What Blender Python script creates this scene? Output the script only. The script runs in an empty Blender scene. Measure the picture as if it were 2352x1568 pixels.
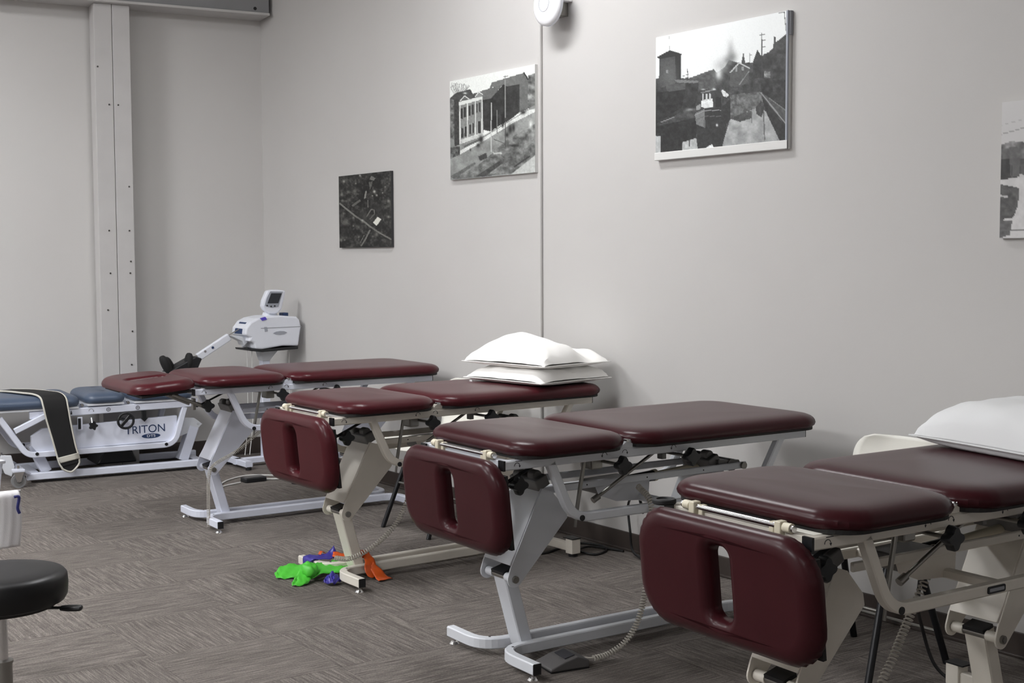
import bpy, bmesh, math, random
import numpy as np
from mathutils import Vector, Matrix

random.seed(7)
C = bpy.context.scene.collection
SC = bpy.context.scene

# ------------------------------------------------------------------ camera
F_PX, YAW, PITCH, ROLL, CAM_H = 3000.0, math.radians(35.7), math.atan(194 / 3000.0), 0.004, 1.43
fw = Vector((math.sin(YAW) * math.cos(PITCH), math.cos(YAW) * math.cos(PITCH), -math.sin(PITCH)))
r0 = Vector((math.cos(YAW), -math.sin(YAW), 0)); u0 = r0.cross(fw)
RX = r0 * math.cos(ROLL) - u0 * math.sin(ROLL); UX = r0 * math.sin(ROLL) + u0 * math.cos(ROLL)
cam_d = bpy.data.cameras.new('camera'); cam_d.sensor_width = 36.0; cam_d.lens = F_PX / 2352 * 36.0
cam_d.clip_start = 0.05; cam_d.clip_end = 60
cam = bpy.data.objects.new('camera', cam_d); C.objects.link(cam)
m = Matrix((RX, UX, -fw)).transposed().to_4x4(); m.translation = Vector((0, 0, CAM_H)); cam.matrix_world = m
SC.camera = cam

# ------------------------------------------------------------------ world / exposure
w = bpy.data.worlds.new('world'); SC.world = w; w.use_nodes = True
w.node_tree.nodes['Background'].inputs[0].default_value = (0.8, 0.85, 0.9, 1)
w.node_tree.nodes['Background'].inputs[1].default_value = 0.02
SC.view_settings.view_transform = 'Standard'; SC.view_settings.look = 'None'
SC.view_settings.gamma = 1.0; SC.view_settings.use_curve_mapping = False
SC.view_settings.exposure = 0.1
# ceiling fixtures: (x, y, length along x, length along y, strength)
FIX_Z = 3.7
FIXTURES = [(2.95, 5.1, 0.35, 1.2, 36.0), (-0.1, 7.6, 1.2, 0.5, 56.0), (0.2, 4.6, 1.2, 0.5, 26.0), (-2.6, 6.0, 1.2, 0.5, 78.0), (-2.6, 2.8, 1.2, 0.5, 66.0), (-1.6, -0.6, 1.2, 0.5, 16.0)]
LIGHT_COL = (0.985, 0.99, 1.0, 1)

# ------------------------------------------------------------------ materials
MAT = {}
def srgb(r, g, b):
    f = lambda c: (c / 12.92 if c <= 0.04045 else ((c + 0.055) / 1.055) ** 2.4)
    return (f(r / 255), f(g / 255), f(b / 255), 1)
def mat(name, col, rough=0.5, metal=0.0, spec=0.5, coat=0.0, noise=0.0, nscale=40, bump=0.0, bscale=300, coatr=0.1, sheen=0.0):
    M = bpy.data.materials.new(name); M.use_nodes = True; nt = M.node_tree; b = nt.nodes['Principled BSDF']
    b.inputs['Base Color'].default_value = col; b.inputs['Roughness'].default_value = rough
    b.inputs['Metallic'].default_value = metal; b.inputs['Specular IOR Level'].default_value = spec
    b.inputs['Coat Weight'].default_value = coat; b.inputs['Coat Roughness'].default_value = coatr
    b.inputs['Sheen Weight'].default_value = sheen
    tc = nt.nodes.new('ShaderNodeTexCoord')
    if noise > 0:
        n = nt.nodes.new('ShaderNodeTexNoise'); n.inputs['Scale'].default_value = nscale; n.inputs['Detail'].default_value = 4
        nt.links.new(tc.outputs['Object'], n.inputs['Vector'])
        r = nt.nodes.new('ShaderNodeValToRGB')
        r.color_ramp.elements[0].position = 0.3; r.color_ramp.elements[1].position = 0.7
        r.color_ramp.elements[0].color = [c * (1 - noise) for c in col[:3]] + [1]
        r.color_ramp.elements[1].color = [min(1, c * (1 + noise)) for c in col[:3]] + [1]
        nt.links.new(n.outputs['Fac'], r.inputs['Fac']); nt.links.new(r.outputs['Color'], b.inputs['Base Color'])
    if bump > 0:
        n2 = nt.nodes.new('ShaderNodeTexNoise'); n2.inputs['Scale'].default_value = bscale; n2.inputs['Detail'].default_value = 3
        nt.links.new(tc.outputs['Object'], n2.inputs['Vector'])
        bp = nt.nodes.new('ShaderNodeBump'); bp.inputs['Strength'].default_value = bump; bp.inputs['Distance'].default_value = 0.002
        nt.links.new(n2.outputs['Fac'], bp.inputs['Height']); nt.links.new(bp.outputs['Normal'], b.inputs['Normal'])
    MAT[name] = M
    return M
mat('wall_paint', srgb(200, 198, 196), 0.55, spec=0.35, noise=0.02, nscale=1.2, bump=0.08, bscale=160)
mat('wall_back_paint', srgb(200, 198, 196), 0.6, spec=0.3, noise=0.02, nscale=1.2, bump=0.08, bscale=160)
mat('steel_paint', srgb(192, 190, 189), 0.5, noise=0.03, nscale=6, bump=0.05)
mat('beam_web_grey', srgb(136, 136, 138), 0.5, noise=0.03, nscale=6)  # beam web only, a darker grey than the flanges
mat('ceiling_paint', srgb(215, 213, 208), 0.8)
mat('base_vinyl', srgb(66, 58, 54), 0.45, noise=0.05, nscale=5)
mat('vinyl_maroon_dark', srgb(59, 23, 28), 0.29, spec=0.2, noise=0.06, nscale=9, bump=0.06, bscale=420)
mat('vinyl_maroon_red', srgb(72, 26, 32), 0.29, spec=0.2, noise=0.06, nscale=9, bump=0.06, bscale=420)
mat('vinyl_blue', srgb(76, 89, 110), 0.4, noise=0.06, nscale=9, bump=0.1, bscale=420)
mat('vinyl_black', srgb(17, 17, 19), 0.4, spec=0.4, noise=0.05, nscale=9, bump=0.08, bscale=420)
mat('paint_bluewhite', srgb(222, 226, 240), 0.35, noise=0.02, nscale=12, coat=0.15)
mat('paint_beige', srgb(226, 220, 209), 0.4, noise=0.03, nscale=12, coat=0.1)
mat('paint_grey', srgb(214, 217, 223), 0.4, noise=0.02, nscale=12, coat=0.1)
mat('plastic_white', srgb(226, 229, 238), 0.35, noise=0.01, nscale=10)
mat('plastic_cream', srgb(222, 214, 192), 0.4)
mat('plastic_black', srgb(24, 25, 28), 0.42, bump=0.05)
mat('rubber_black', srgb(18, 18, 20), 0.6)
mat('rubber_grey', srgb(128, 128, 130), 0.55)
mat('metal_chrome', (0.75, 0.75, 0.76, 1), 0.16, 1.0)
mat('metal_dull', (0.32, 0.31, 0.29, 1), 0.36, 0.9)
mat('metal_dark', srgb(112, 111, 110), 0.45, 0.0, noise=0.1, nscale=20)
mat('metal_black', srgb(22, 23, 27), 0.38, 0.2)
mat('screw_dark', srgb(70, 68, 66), 0.5, 0.4)
mat('hole_black', (0.006, 0.006, 0.007, 1), 0.7)
mat('mark_dark', srgb(46, 46, 52), 0.6)
mat('mark_grey', srgb(150, 152, 158), 0.6)
mat('logo_navy', srgb(38, 58, 96), 0.5)
mat('logo_white', srgb(232, 234, 240), 0.5)
mat('board_black', srgb(28, 26, 26), 0.7)
mat('cloth_white', srgb(250, 249, 246), 0.85, spec=0.2, bump=0.15, bscale=700, sheen=0.1)
mat('cloth_cool', srgb(228, 229, 230), 0.85, spec=0.2, bump=0.15, bscale=700, sheen=0.1)
mat('towel_white', srgb(232, 230, 232), 0.95, spec=0.1, bump=0.6, bscale=500)
mat('strap_blue', srgb(40, 44, 110), 0.7)
mat('strap_black', srgb(22, 22, 23), 0.8, bump=0.3, bscale=500)
mat('trim_cream', srgb(205, 202, 192), 0.7)
mat('band_green', srgb(84, 200, 62), 0.42, noise=0.05, nscale=30)
mat('band_purple', srgb(62, 54, 150), 0.4, noise=0.05, nscale=30)
mat('band_orange', srgb(214, 88, 26), 0.42, noise=0.05, nscale=30)
mat('pedal_grey', srgb(88, 86, 86), 0.6, bump=0.2)
mat('cord_grey', srgb(186, 181, 172), 0.5)
mat('cord_black', srgb(20, 20, 22), 0.5)
mat('cord_white', srgb(215, 215, 212), 0.5)
mat('screen_dark', srgb(38, 42, 50), 0.15)
mat('panel_grey', srgb(158, 162, 172), 0.4)
mat('label_violet', srgb(86, 70, 190), 0.5)
mat('canvas_white', srgb(222, 222, 220), 0.6)
mat('canvas_dark', srgb(52, 52, 54), 0.6)
mat('bag_black', srgb(20, 20, 22), 0.75, bump=0.4, bscale=60)
mat('ap_white', srgb(244, 244, 248), 0.35)

def emis(name, col, s):
    M = bpy.data.materials.new(name); M.use_nodes = True; nt = M.node_tree; nt.nodes.clear()
    e = nt.nodes.new('ShaderNodeEmission'); e.inputs[0].default_value = col; e.inputs[1].default_value = s
    o = nt.nodes.new('ShaderNodeOutputMaterial'); nt.links.new(e.outputs[0], o.inputs[0]); MAT[name] = M

def carpet_mat():
    M = bpy.data.materials.new('carpet'); M.use_nodes = True; nt = M.node_tree; b = nt.nodes['Principled BSDF']
    L = nt.links.new; N = nt.nodes.new
    tc = N('ShaderNodeTexCoord'); oi = N('ShaderNodeObjectInfo')
    off = N('ShaderNodeVectorMath'); off.operation = 'SCALE'; off.inputs[0].default_value = (13.7, 29.3, 5.1)
    L(oi.outputs['Random'], off.inputs['Scale'])
    add = N('ShaderNodeVectorMath'); add.operation = 'ADD'; L(tc.outputs['Object'], add.inputs[0]); L(off.outputs[0], add.inputs[1])
    def streak(sx, sy, det):
        mp = N('ShaderNodeMapping'); mp.inputs['Scale'].default_value = (sx, sy, 1); L(add.outputs[0], mp.inputs['Vector'])
        n = N('ShaderNodeTexNoise'); n.inputs['Scale'].default_value = 1; n.inputs['Detail'].default_value = det; n.inputs['Roughness'].default_value = 0.6
        L(mp.outputs[0], n.inputs['Vector']); return n
    n1 = streak(8, 120, 2); n2 = streak(140, 330, 2); n3 = streak(2.5, 2.5, 2)
    m1 = N('ShaderNodeMath'); m1.operation = 'MULTIPLY_ADD'; L(n1.outputs['Fac'], m1.inputs[0]); m1.inputs[1].default_value = 0.58
    m2 = N('ShaderNodeMath'); m2.operation = 'MULTIPLY'; L(n2.outputs['Fac'], m2.inputs[0]); m2.inputs[1].default_value = 0.42
    L(m2.outputs[0], m1.inputs[2])
    r = N('ShaderNodeValToRGB'); e = r.color_ramp.elements
    e[0].position = 0.32; e[0].color = srgb(78, 74, 70); e[1].position = 0.70; e[1].color = srgb(144, 137, 131)
    k = r.color_ramp.elements.new(0.5); k.color = srgb(107, 101, 97)
    L(m1.outputs[0], r.inputs['Fac'])
    v = N('ShaderNodeHueSaturation'); L(r.outputs['Color'], v.inputs['Color'])
    mr = N('ShaderNodeMapRange'); mr.inputs[3].default_value = 0.95; mr.inputs[4].default_value = 1.05; L(oi.outputs['Random'], mr.inputs[0])
    L(mr.outputs[0], v.inputs['Value']); L(v.outputs['Color'], b.inputs['Base Color'])
    b.inputs['Roughness'].default_value = 0.95; b.inputs['Specular IOR Level'].default_value = 0.1
    bp = N('ShaderNodeBump'); bp.inputs['Strength'].default_value = 0.5; bp.inputs['Distance'].default_value = 0.004
    L(m1.outputs[0], bp.inputs['Height']); L(bp.outputs['Normal'], b.inputs['Normal'])
    MAT['carpet'] = M
carpet_mat()
def print_mat():
    M = bpy.data.materials.new('photo_print'); M.use_nodes = True; nt = M.node_tree; b = nt.nodes['Principled BSDF']
    a = nt.nodes.new('ShaderNodeVertexColor'); a.layer_name = 'Col'
    nt.links.new(a.outputs['Color'], b.inputs['Base Color']); b.inputs['Roughness'].default_value = 0.5
    MAT['photo_print'] = M
print_mat()

# ------------------------------------------------------------------ mesh helpers
class MB:
    def __init__(s): s.v = []; s.f = []; s.sm = []
    def add(s, vs, fs, smooth=False):
        o = len(s.v); s.v += [tuple(v) for v in vs]; s.f += [tuple(i + o for i in f) for f in fs]; s.sm += [smooth] * len(fs); return s
    def box(s, c, d, R=None):
        x, y, z = d[0] / 2, d[1] / 2, d[2] / 2
        vs = [Vector(p) for p in ((-x,-y,-z),(x,-y,-z),(x,y,-z),(-x,y,-z),(-x,-y,z),(x,-y,z),(x,y,z),(-x,y,z))]
        if R is not None: vs = [R @ v for v in vs]
        return s.add([v + Vector(c) for v in vs], [(0,3,2,1),(4,5,6,7),(0,1,5,4),(1,2,6,5),(2,3,7,6),(3,0,4,7)])
    def bar(s, a, b, wd, h, up=(0, 0, 1)):
        return s.rect_tube([a, b], wd, h, up)
    def cyl(s, a, b, r, n=16, r2=None, smooth=True, cap=True):
        a, b = Vector(a), Vector(b); t = (b - a).normalized(); r2 = r if r2 is None else r2
        u = t.orthogonal().normalized(); w_ = t.cross(u)
        vs = []
        for p, rr in ((a, r), (b, r2)):
            for i in range(n):
                an = 2 * math.pi * i / n; vs.append(p + (u * math.cos(an) + w_ * math.sin(an)) * rr)
        s.add(vs, [(i, (i + 1) % n, n + (i + 1) % n, n + i) for i in range(n)], smooth)
        if cap: s.add(vs, [tuple(range(n - 1, -1, -1)), tuple(range(n, 2 * n))])
        return s
    def tube(s, path, r, n=8, smooth=True):
        P = [Vector(p) for p in path]; rings = []; u = None
        for i, p in enumerate(P):
            t = (P[min(i + 1, len(P) - 1)] - P[max(i - 1, 0)]).normalized()
            if u is None: u = t.orthogonal().normalized()
            u = (u - t * u.dot(t)).normalized(); w_ = t.cross(u)
            rings.append([p + (u * math.cos(2 * math.pi * k / n) + w_ * math.sin(2 * math.pi * k / n)) * r for k in range(n)])
        return s.loft(rings, smooth, True)
    def loft(s, rings, smooth=True, caps=True, closed=False):
        n = len(rings[0]); vs = [v for g in rings for v in g]; fs = []; R = len(rings)
        for i in range(R if closed else R - 1):
            j = (i + 1) % R
            for k in range(n): fs.append((i * n + k, i * n + (k + 1) % n, j * n + (k + 1) % n, j * n + k))
        s.add(vs, fs, smooth)
        if caps and not closed:
            o = len(s.v) - len(vs)
            s.f += [tuple(o + k for k in range(n - 1, -1, -1)), tuple(o + (R - 1) * n + k for k in range(n))]; s.sm += [False, False]
        return s
    def rect_tube(s, path, wd, h, up=(0, 0, 1), ch=0.004):
        P = [Vector(p) for p in path]; up = Vector(up); rings = []
        for i, p in enumerate(P):
            if i == 0: t = (P[1] - P[0]).normalized(); k = 1
            elif i == len(P) - 1: t = (P[-1] - P[-2]).normalized(); k = 1
            else:
                t1 = (P[i] - P[i-1]).normalized(); t2 = (P[i+1] - P[i]).normalized(); t = (t1 + t2).normalized(); k = 1 / max(0.5, t.dot(t1))
            sd = t.cross(up).normalized(); uu = sd.cross(t)
            a, b = wd / 2, h / 2; c = min(ch, a * .5, b * .5)
            pts = [(-a + c, -b), (a - c, -b), (a, -b + c), (a, b - c), (a - c, b), (-a + c, b), (-a, b - c), (-a, -b + c)]
            rings.append([p + sd * (x * k) + uu * y for x, y in pts])
        return s.loft(rings, False, True)
    def prism(s, poly, axis, lo, hi, smooth=False):
        # poly: 2-d points; axis 'y': (x,z) extruded in y; 'x': (y,z); 'z': (x,y)
        def P(a, b, t): return {'y': (a, t, b), 'x': (t, a, b), 'z': (a, b, t)}[axis]
        n = len(poly); vs = [P(a, b, lo) for a, b in poly] + [P(a, b, hi) for a, b in poly]
        s.add(vs, [tuple(range(n)), tuple(range(2 * n - 1, n - 1, -1))])
        s.add(vs, [(i, n + i, n + (i + 1) % n, (i + 1) % n) for i in range(n)], smooth)
        return s
    def lathe(s, prof, c=(0, 0, 0), n=32, R=None, smooth=True):
        rings = []
        for r, z in prof:
            g = [Vector((max(r, 1e-4) * math.cos(2 * math.pi * k / n), max(r, 1e-4) * math.sin(2 * math.pi * k / n), z)) for k in range(n)]
            if R is not None: g = [R @ v for v in g]
            rings.append([v + Vector(c) for v in g])
        return s.loft(rings, smooth, True)
    def build(s, name, m_, parent=None, bevel=0.0, smooth=None):
        me = bpy.data.meshes.new(name); me.from_pydata(s.v, [], s.f); me.update()
        bm = bmesh.new(); bm.from_mesh(me); bmesh.ops.remove_doubles(bm, verts=bm.verts, dist=1e-5)
        bmesh.ops.recalc_face_normals(bm, faces=bm.faces)
        bm.to_mesh(me); bm.free()
        if any(s.sm) if smooth is None else smooth:
            for p in me.polygons: p.use_smooth = True
            try: me.set_sharp_from_angle(angle=math.radians(40))
            except Exception: pass
        me.materials.append(MAT[m_])
        o = bpy.data.objects.new(name, me); C.objects.link(o)
        if parent: o.parent = parent
        if bevel > 0:
            md = o.modifiers.new('bevel', 'BEVEL'); md.width = bevel; md.segments = 2; md.limit_method = 'ANGLE'; md.angle_limit = math.radians(40)
        return o
def fillet(pts, r, n=6):
    P = [Vector(p) for p in pts]; out = [P[0]]
    for i in range(1, len(P) - 1):
        a, b, c = P[i-1], P[i], P[i+1]; d1 = (a - b).normalized(); d2 = (c - b).normalized()
        rr = r[i-1] if isinstance(r, (list, tuple)) else r
        ang = d1.angle(d2); L = min(rr / math.tan(ang / 2), (a - b).length * .95, (c - b).length * .95)
        p1 = b + d1 * L; p2 = b + d2 * L
        for k in range(n + 1):
            t = k / n; out.append(p1 * (1 - t) ** 2 + b * (2 * t * (1 - t)) + p2 * t * t)
    out.append(P[-1]); return out
def smooth_path(pts, n=8):
    P = [Vector(p) for p in pts]; P = [P[0] * 2 - P[1]] + P + [P[-1] * 2 - P[-2]]; out = []
    for i in range(1, len(P) - 2):
        for k in range(n):
            t = k / n; a, b, c, d = P[i-1], P[i], P[i+1], P[i+2]
            out.append(0.5 * ((2 * b) + (c - a) * t + (2 * a - 5 * b + 4 * c - d) * t * t + (3 * b - a - 3 * c + d) * t ** 3))
    out.append(P[-2]); return out
def thing(name, label, cat, loc=(0, 0, 0), rz=0.0, group=None):
    o = bpy.data.objects.new(name, None); C.objects.link(o); o.location = loc; o.rotation_euler = (0, 0, rz)
    o.empty_display_size = 0.1
    return tag(o, label, cat, group)
def tag(o, label, cat, group=None):
    o['label'] = label; o['category'] = cat
    if group: o['group'] = group
    return o
def struct(o, label=None):
    o['kind'] = 'structure'
    if label: o['label'] = label
    return o
def rrect(w_, h, r, nc=8, ne=4):
    # closed rounded rectangle, CCW, centred; nc segments per corner, ne per edge
    r = min(r, w_ / 2 - 1e-4, h / 2 - 1e-4); pts = []
    cs = [(w_/2 - r, h/2 - r, 0), (-w_/2 + r, h/2 - r, 90), (-w_/2 + r, -h/2 + r, 180), (w_/2 - r, -h/2 + r, 270)]
    for i, (cx, cy, a0) in enumerate(cs):
        arc = [(cx + r * math.cos(math.radians(a0 + 90 * k / nc)), cy + r * math.sin(math.radians(a0 + 90 * k / nc))) for k in range(nc + 1)]
        pts += arc
        nx, ny, na = cs[(i + 1) % 4]; nxt = (nx + r * math.cos(math.radians(na)), ny + r * math.sin(math.radians(na)))
        for k in range(1, ne):
            t = k / ne; pts.append((arc[-1][0] * (1 - t) + nxt[0] * t, arc[-1][1] * (1 - t) + nxt[1] * t))
    return pts
def coil(path, R, r, turns, n=5, seg=9):
    P = smooth_path(path, 12); L = [0]
    for a, b in zip(P, P[1:]): L.append(L[-1] + (b - a).length)
    tot = L[-1]; out = []; N = turns * seg; j = 0; u = None
    for i in range(N + 1):
        d = tot * i / N
        while j < len(L) - 2 and L[j + 1] < d: j += 1
        t = (d - L[j]) / max(1e-9, L[j + 1] - L[j]); p = P[j].lerp(P[j + 1], t); tg = (P[j + 1] - P[j]).normalized()
        if u is None: u = tg.orthogonal().normalized()
        u = (u - tg * u.dot(tg)).normalized(); w_ = tg.cross(u); a = 2 * math.pi * i / seg
        out.append(p + (u * math.cos(a) + w_ * math.sin(a)) * R)
    return MB().tube(out, r, n)

# ------------------------------------------------------------------ room shell
WX = 4.13                       # face of the right-hand wall
BK = math.tan(math.radians(8.0))
def back_y(x): return 8.86 + (WX - x) * BK
ZC = 4.3
struct(MB().box((WX + 0.06, 3.2, ZC / 2 - .01), (0.12, 12.6, ZC + .02)).build('wall_right', 'wall_paint'), 'pale grey painted wall hung with four photo canvases')
struct(MB().prism([(WX, back_y(WX)), (-5, back_y(-5)), (-5, back_y(-5) + .12), (WX, back_y(WX) + .12)], 'z', -.02, ZC).build('wall_back', 'wall_back_paint'), 'pale grey end wall behind the steel column')
struct(MB().box((-5.06, 3.5, ZC / 2), (0.12, 13.4, ZC)).build('wall_left', 'wall_paint'))
struct(MB().box((-.43, -3.06, ZC / 2), (9.1, 0.12, ZC)).build('wall_front', 'wall_paint'))
struct(MB().box((-.43, 3.6, ZC + .05), (9.3, 13.6, .1)).build('ceiling', 'ceiling_paint'))
floor = struct(MB().prism([(-5, -3), (WX, -3), (WX, back_y(WX)), (-5, back_y(-5))], 'z', -.03, -.004).build('floor', 'carpet'), 'grey-brown carpet tiles laid in quarter-turn pattern')
tile_me = MB().box((0, 0, -.0025), (.4985, .4985, .005)).build('carpet_tile', 'carpet', floor, bevel=0).data
first = [o for o in floor.children][0]; k = 0
for i in range(11):
    for j in range(16):
        cx = WX - .25 - .5 * i; cy = 1.0 + .25 + .5 * j
        if cy + .25 > back_y(cx + .25): continue
        # keep to what the camera (or one a step aside) can see
        if cx < (cy - 1.0) * .02 - 1.0 and cy > 0: continue
        o = first if k == 0 else first.copy()
        if k: C.objects.link(o); o.parent = floor
        o.location = (cx, cy, 0); o.rotation_euler = (0, 0, math.pi / 2 * ((i + j) % 2)); k += 1
bb = MB().box((WX - .005, 2.93, .046), (.01, 11.84, .092)); bb.box((WX - .009, 2.93, .006), (.018, 11.84, .012))
struct(bb.build('baseboard_right', 'base_vinyl', bevel=.003), 'dark grey vinyl baseboard along the picture wall')
struct(MB().prism([(WX - .02, back_y(WX - .02)), (-5, back_y(-5)), (-5, back_y(-5) - .012), (WX - .02, back_y(WX - .02) - .012)], 'z', 0, .115).build('baseboard_back', 'base_vinyl', bevel=.003), 'dark grey vinyl baseboard on the end wall')

# steel column and beam against the end wall
by = math.radians(-8.0)
col = thing('steel_column', 'grey painted steel column of two joined channels, standing against the end wall', 'column', (3.055, back_y(3.055), 0), by)
for s in (-1, 1):
    ch = MB(); x0, x1 = (-.118, -.0015) if s < 0 else (.0015, .118)
    ch.box(((x0 + x1) / 2, -.172, 1.572), (x1 - x0, .016, 3.144))
    xo = x0 + .006 if s < 0 else x1 - .006
    ch.box((xo, -.09, 1.572), (.012, .15, 3.144))
    c_ = ch.build('channel', 'steel_paint', col, bevel=.003)
    for z, dx in ((2.47, .03), (1.62, .05), (1.33, .048), (1.08, .07), (2.72, .1)) if s < 0 else ((2.47, .03), (1.62, .085), (1.33, .085), (1.92, .09), (1.41, .09), (.93, .09), (.7, .08)):
        MB().cyl((s * dx, -.1795, z), (s * dx, -.184, z), .006, 10).build('screw', 'screw_dark', c_)
beam = thing('steel_beam', 'grey painted steel beam running along the top of the end wall', 'beam', (0, back_y(0), 0), by)
L0, L1 = -4.6, 4.169
MB().box(((L0 + L1) / 2, -.118, 3.153), (L1 - L0, .235, .018)).build('lower_flange', 'steel_paint', beam, bevel=.003)
MB().box(((L0 + L1) / 2, -.205, 3.30), (L1 - L0, .014, .276)).build('web', 'beam_web_grey', beam)
MB().box(((L0 + L1) / 2, -.118, 3.447), (L1 - L0, .235, .018)).build('upper_flange', 'steel_paint', beam, bevel=.003)
MB().cyl((L1 - .10, -.211, 3.19), (L1 - .10, -.2135, 3.19), .012, 14).build('bolt_hole', 'hole_black', beam)

# cable raceway down the picture wall and the access point above it
rw = MB().rect_tube([(WX - .009, 5.476, .094), (WX - .009, 5.476, 2.66)], .018, .022, (0, 1, 0)).build('cable_raceway', 'wall_paint', bevel=.002)
tag(rw, 'thin vertical cable raceway painted wall grey, running down from the white round device', 'raceway')
ap = thing('access_point', 'white round wireless device mounted high on the wall above the raceway', 'access point', (WX, 5.285, 2.695))
Rm = Matrix.Rotation(math.radians(-90), 3, 'Y') @ Matrix.Identity(3)
MB().lathe([(.0, .024), (.035, .0237), (.07, .021), (.096, .014), (.108, .006), (.110, .0)], (-.105, .0, 0), 40, Rm).build('dome', 'ap_white', ap)
MB().lathe([(.108, -.002), (.111, .0), (.111, -.014), (.10, -.018), (.0, -.018)], (-.105, 0, 0), 40, Rm).build('rim', 'plastic_white', ap)
rg = [(.0, 0), (.0, 0)]
ringp = [Vector((-.105 - .0238, .041 * math.cos(a * math.pi / 20), .041 * math.sin(a * math.pi / 20))) for a in range(41)]
MB().tube(ringp, .0014, 6).build('ring', 'panel_grey', ap)
MB().box((-.043, .0, -.012), (.086, .07, .09)).build('bracket', 'metal_dull', ap, bevel=.003)
MB().box((-.03, -.045, .055), (.06, .05, .09)).build('cable_plug', 'ap_white', ap, bevel=.004)

# ceiling light fixtures (above the frame, they light the room)
for i, (x, y, lx, ly, s) in enumerate(FIXTURES):
    nm = ['over the picture wall', 'near the end wall', 'over the middle of the room', 'at the far side of the room', 'over the aisle', 'toward the entrance'][i]
    t = thing('light_fixture', 'white hanging ceiling light ' + nm, 'light', (x, y, FIX_Z), 0, 'ceiling light fixtures')
    emis('lamp_%d' % i, LIGHT_COL, s)
    h = MB(); h.box((0, 0, .05), (lx + .06, ly + .06, .06)); h.build('housing', 'plastic_white', t, bevel=.005)
    MB().box((0, 0, .012), (lx, ly, .02)).build('diffuser', 'lamp_%d' % i, t)
    for sx in (-1, 1):
        MB().cyl((sx * lx * .4 if lx > ly else 0, sx * ly * .4 if ly >= lx else 0, .08), (sx * lx * .4 if lx > ly else 0, sx * ly * .4 if ly >= lx else 0, ZC - FIX_Z), .004, 6).build('hanger', 'metal_dull', t)

# ------------------------------------------------------------------ treatment tables
def pad_rings(L, W, zb, zt, r, pleat=0.0, nc=14, ne=10):
    t = zt - zb
    prof = [(.060, 0), (.026, .000), (.012, .05), (.003, .20), (0, .38), (.002, .52), (.008, .67), (.018, .80), (.032, .89), (.050, .95), (.072, .982), (.10, .995), (.13, 1.0), (.15, 1.0)]
    rings = []
    for d, zz in prof:
        pts = rrect(L - 2 * d, W - 2 * d, max(r - d * .8, .012), nc, ne); g = []
        per = nc + 1 + ne - 1
        for i, (x, y) in enumerate(pts):
            k = i % per; dd = 0
            if pleat and k <= nc and .05 < zz < .9: dd = pleat * (1 if k % 2 else -1) * math.sin(math.pi * k / nc) * (1 - abs(zz - .4))
            ln = math.hypot(x, y) or 1
            g.append(Vector((x * (1 - dd / ln), y * (1 - dd / ln), zb + t * zz)))
        rings.append(g)
    top = rings[-1]
    for s_, dz in ((.7, .0012), (.35, .0018), (.02, .002)):
        rings.append([Vector((v.x * s_, v.y * s_, zt + dz)) for v in top])
    bot = rings[0]; rings.insert(0, [Vector((v.x * .02, v.y * .02, zb)) for v in bot])
    return rings
def make_pad(name, m_, parent, x0, x1, W, zb, zt, r, pleat=0.0, y0=0.0):
    mb = MB(); mb.loft(pad_rings(x1 - x0, W, zb, zt, r, pleat), True, True)
    mb.v = [(v[0] + (x0 + x1) / 2, v[1] + y0, v[2]) for v in mb.v]
    return mb.build(name, m_, parent)
def slot_pad(L, W, t, pleat=0.0, r=.115, sl=.19, sw=.078):
    # L along x (length), W along y, slot along x; returns MB, top at z=t
    nc, ne = 14, 10
    def ring(out, d, z, pl=0):
        if out: pts = rrect(L - 2 * d, W - 2 * d, max(r - d * .8, .02), nc, ne)
        else: pts = rrect(sl + 2 * d, sw + 2 * d, .026 + d, nc, ne)
        g = []; per = nc + ne
        for i, (x, y) in enumerate(pts):
            k = i % per; ln = math.hypot(x, y) or 1; dd = pl * (1 if k % 2 else -1) * math.sin(math.pi * k / nc) if k <= nc else 0
            g.append(Vector((x * (1 - dd / ln), y * (1 - dd / ln), z * t)))
        return g
    seq = [(1, .02, 0, 0), (1, .004, .1, pleat * .5), (1, 0, .4, pleat), (1, .003, .56, pleat), (1, .009, .72, pleat * .6), (1, .017, .85, pleat * .3), (1, .027, .94, 0), (1, .037, .985, 0), (1, .044, 1.0, 0), (1, .047, 1.0, 0),
           (0, .031, 1.0, 0), (0, .028, .998, 0), (0, .022, .97, 0), (0, .015, .91, 0), (0, .008, .8, 0), (0, .003, .62, 0), (0, 0, .4, 0), (0, .003, .08, 0), (0, .012, 0, 0)]
    mb = MB(); mb.loft([ring(o, d, z, p) for o, d, z, p in seq], True, False, closed=True); return mb
def knob_mesh(r=.028, t=.03, lobes=4):
    rings = []; n = 40
    for rr, yy in ((.3, 0), (.85, 0), (1.0, .12), (1.0, .8), (.9, 1.0), (.3, 1.0)):
        rings.append([Vector((r * rr * (1 + .2 * math.cos(lobes * a)) * math.cos(a), -t * yy, r * rr * (1 + .2 * math.cos(lobes * a)) * math.sin(a))) for a in [2 * math.pi * k / n for k in range(n)]])
    return MB().loft(rings, True, True)
def arc_mark(cx, cz, y, r=.0115, flip=1):
    mb = MB(); n = 12; w_ = .0018
    P = [(cx + flip * -r * math.cos(math.pi * k / n), cz + r * math.sin(math.pi * k / n)) for k in range(n + 1)]
    I = [(cx + flip * -(r - w_) * math.cos(math.pi * k / n), cz + (r - w_) * math.sin(math.pi * k / n)) for k in range(n + 1)]
    mb.prism(P + I[::-1], 'y', y - .0006, y)
    ex = cx + flip * (r - w_ / 2); mb.prism([(ex - .004, cz + .001), (ex + .004, cz + .001), (ex, cz - .006)], 'y', y - .0006, y)
    return mb
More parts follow.
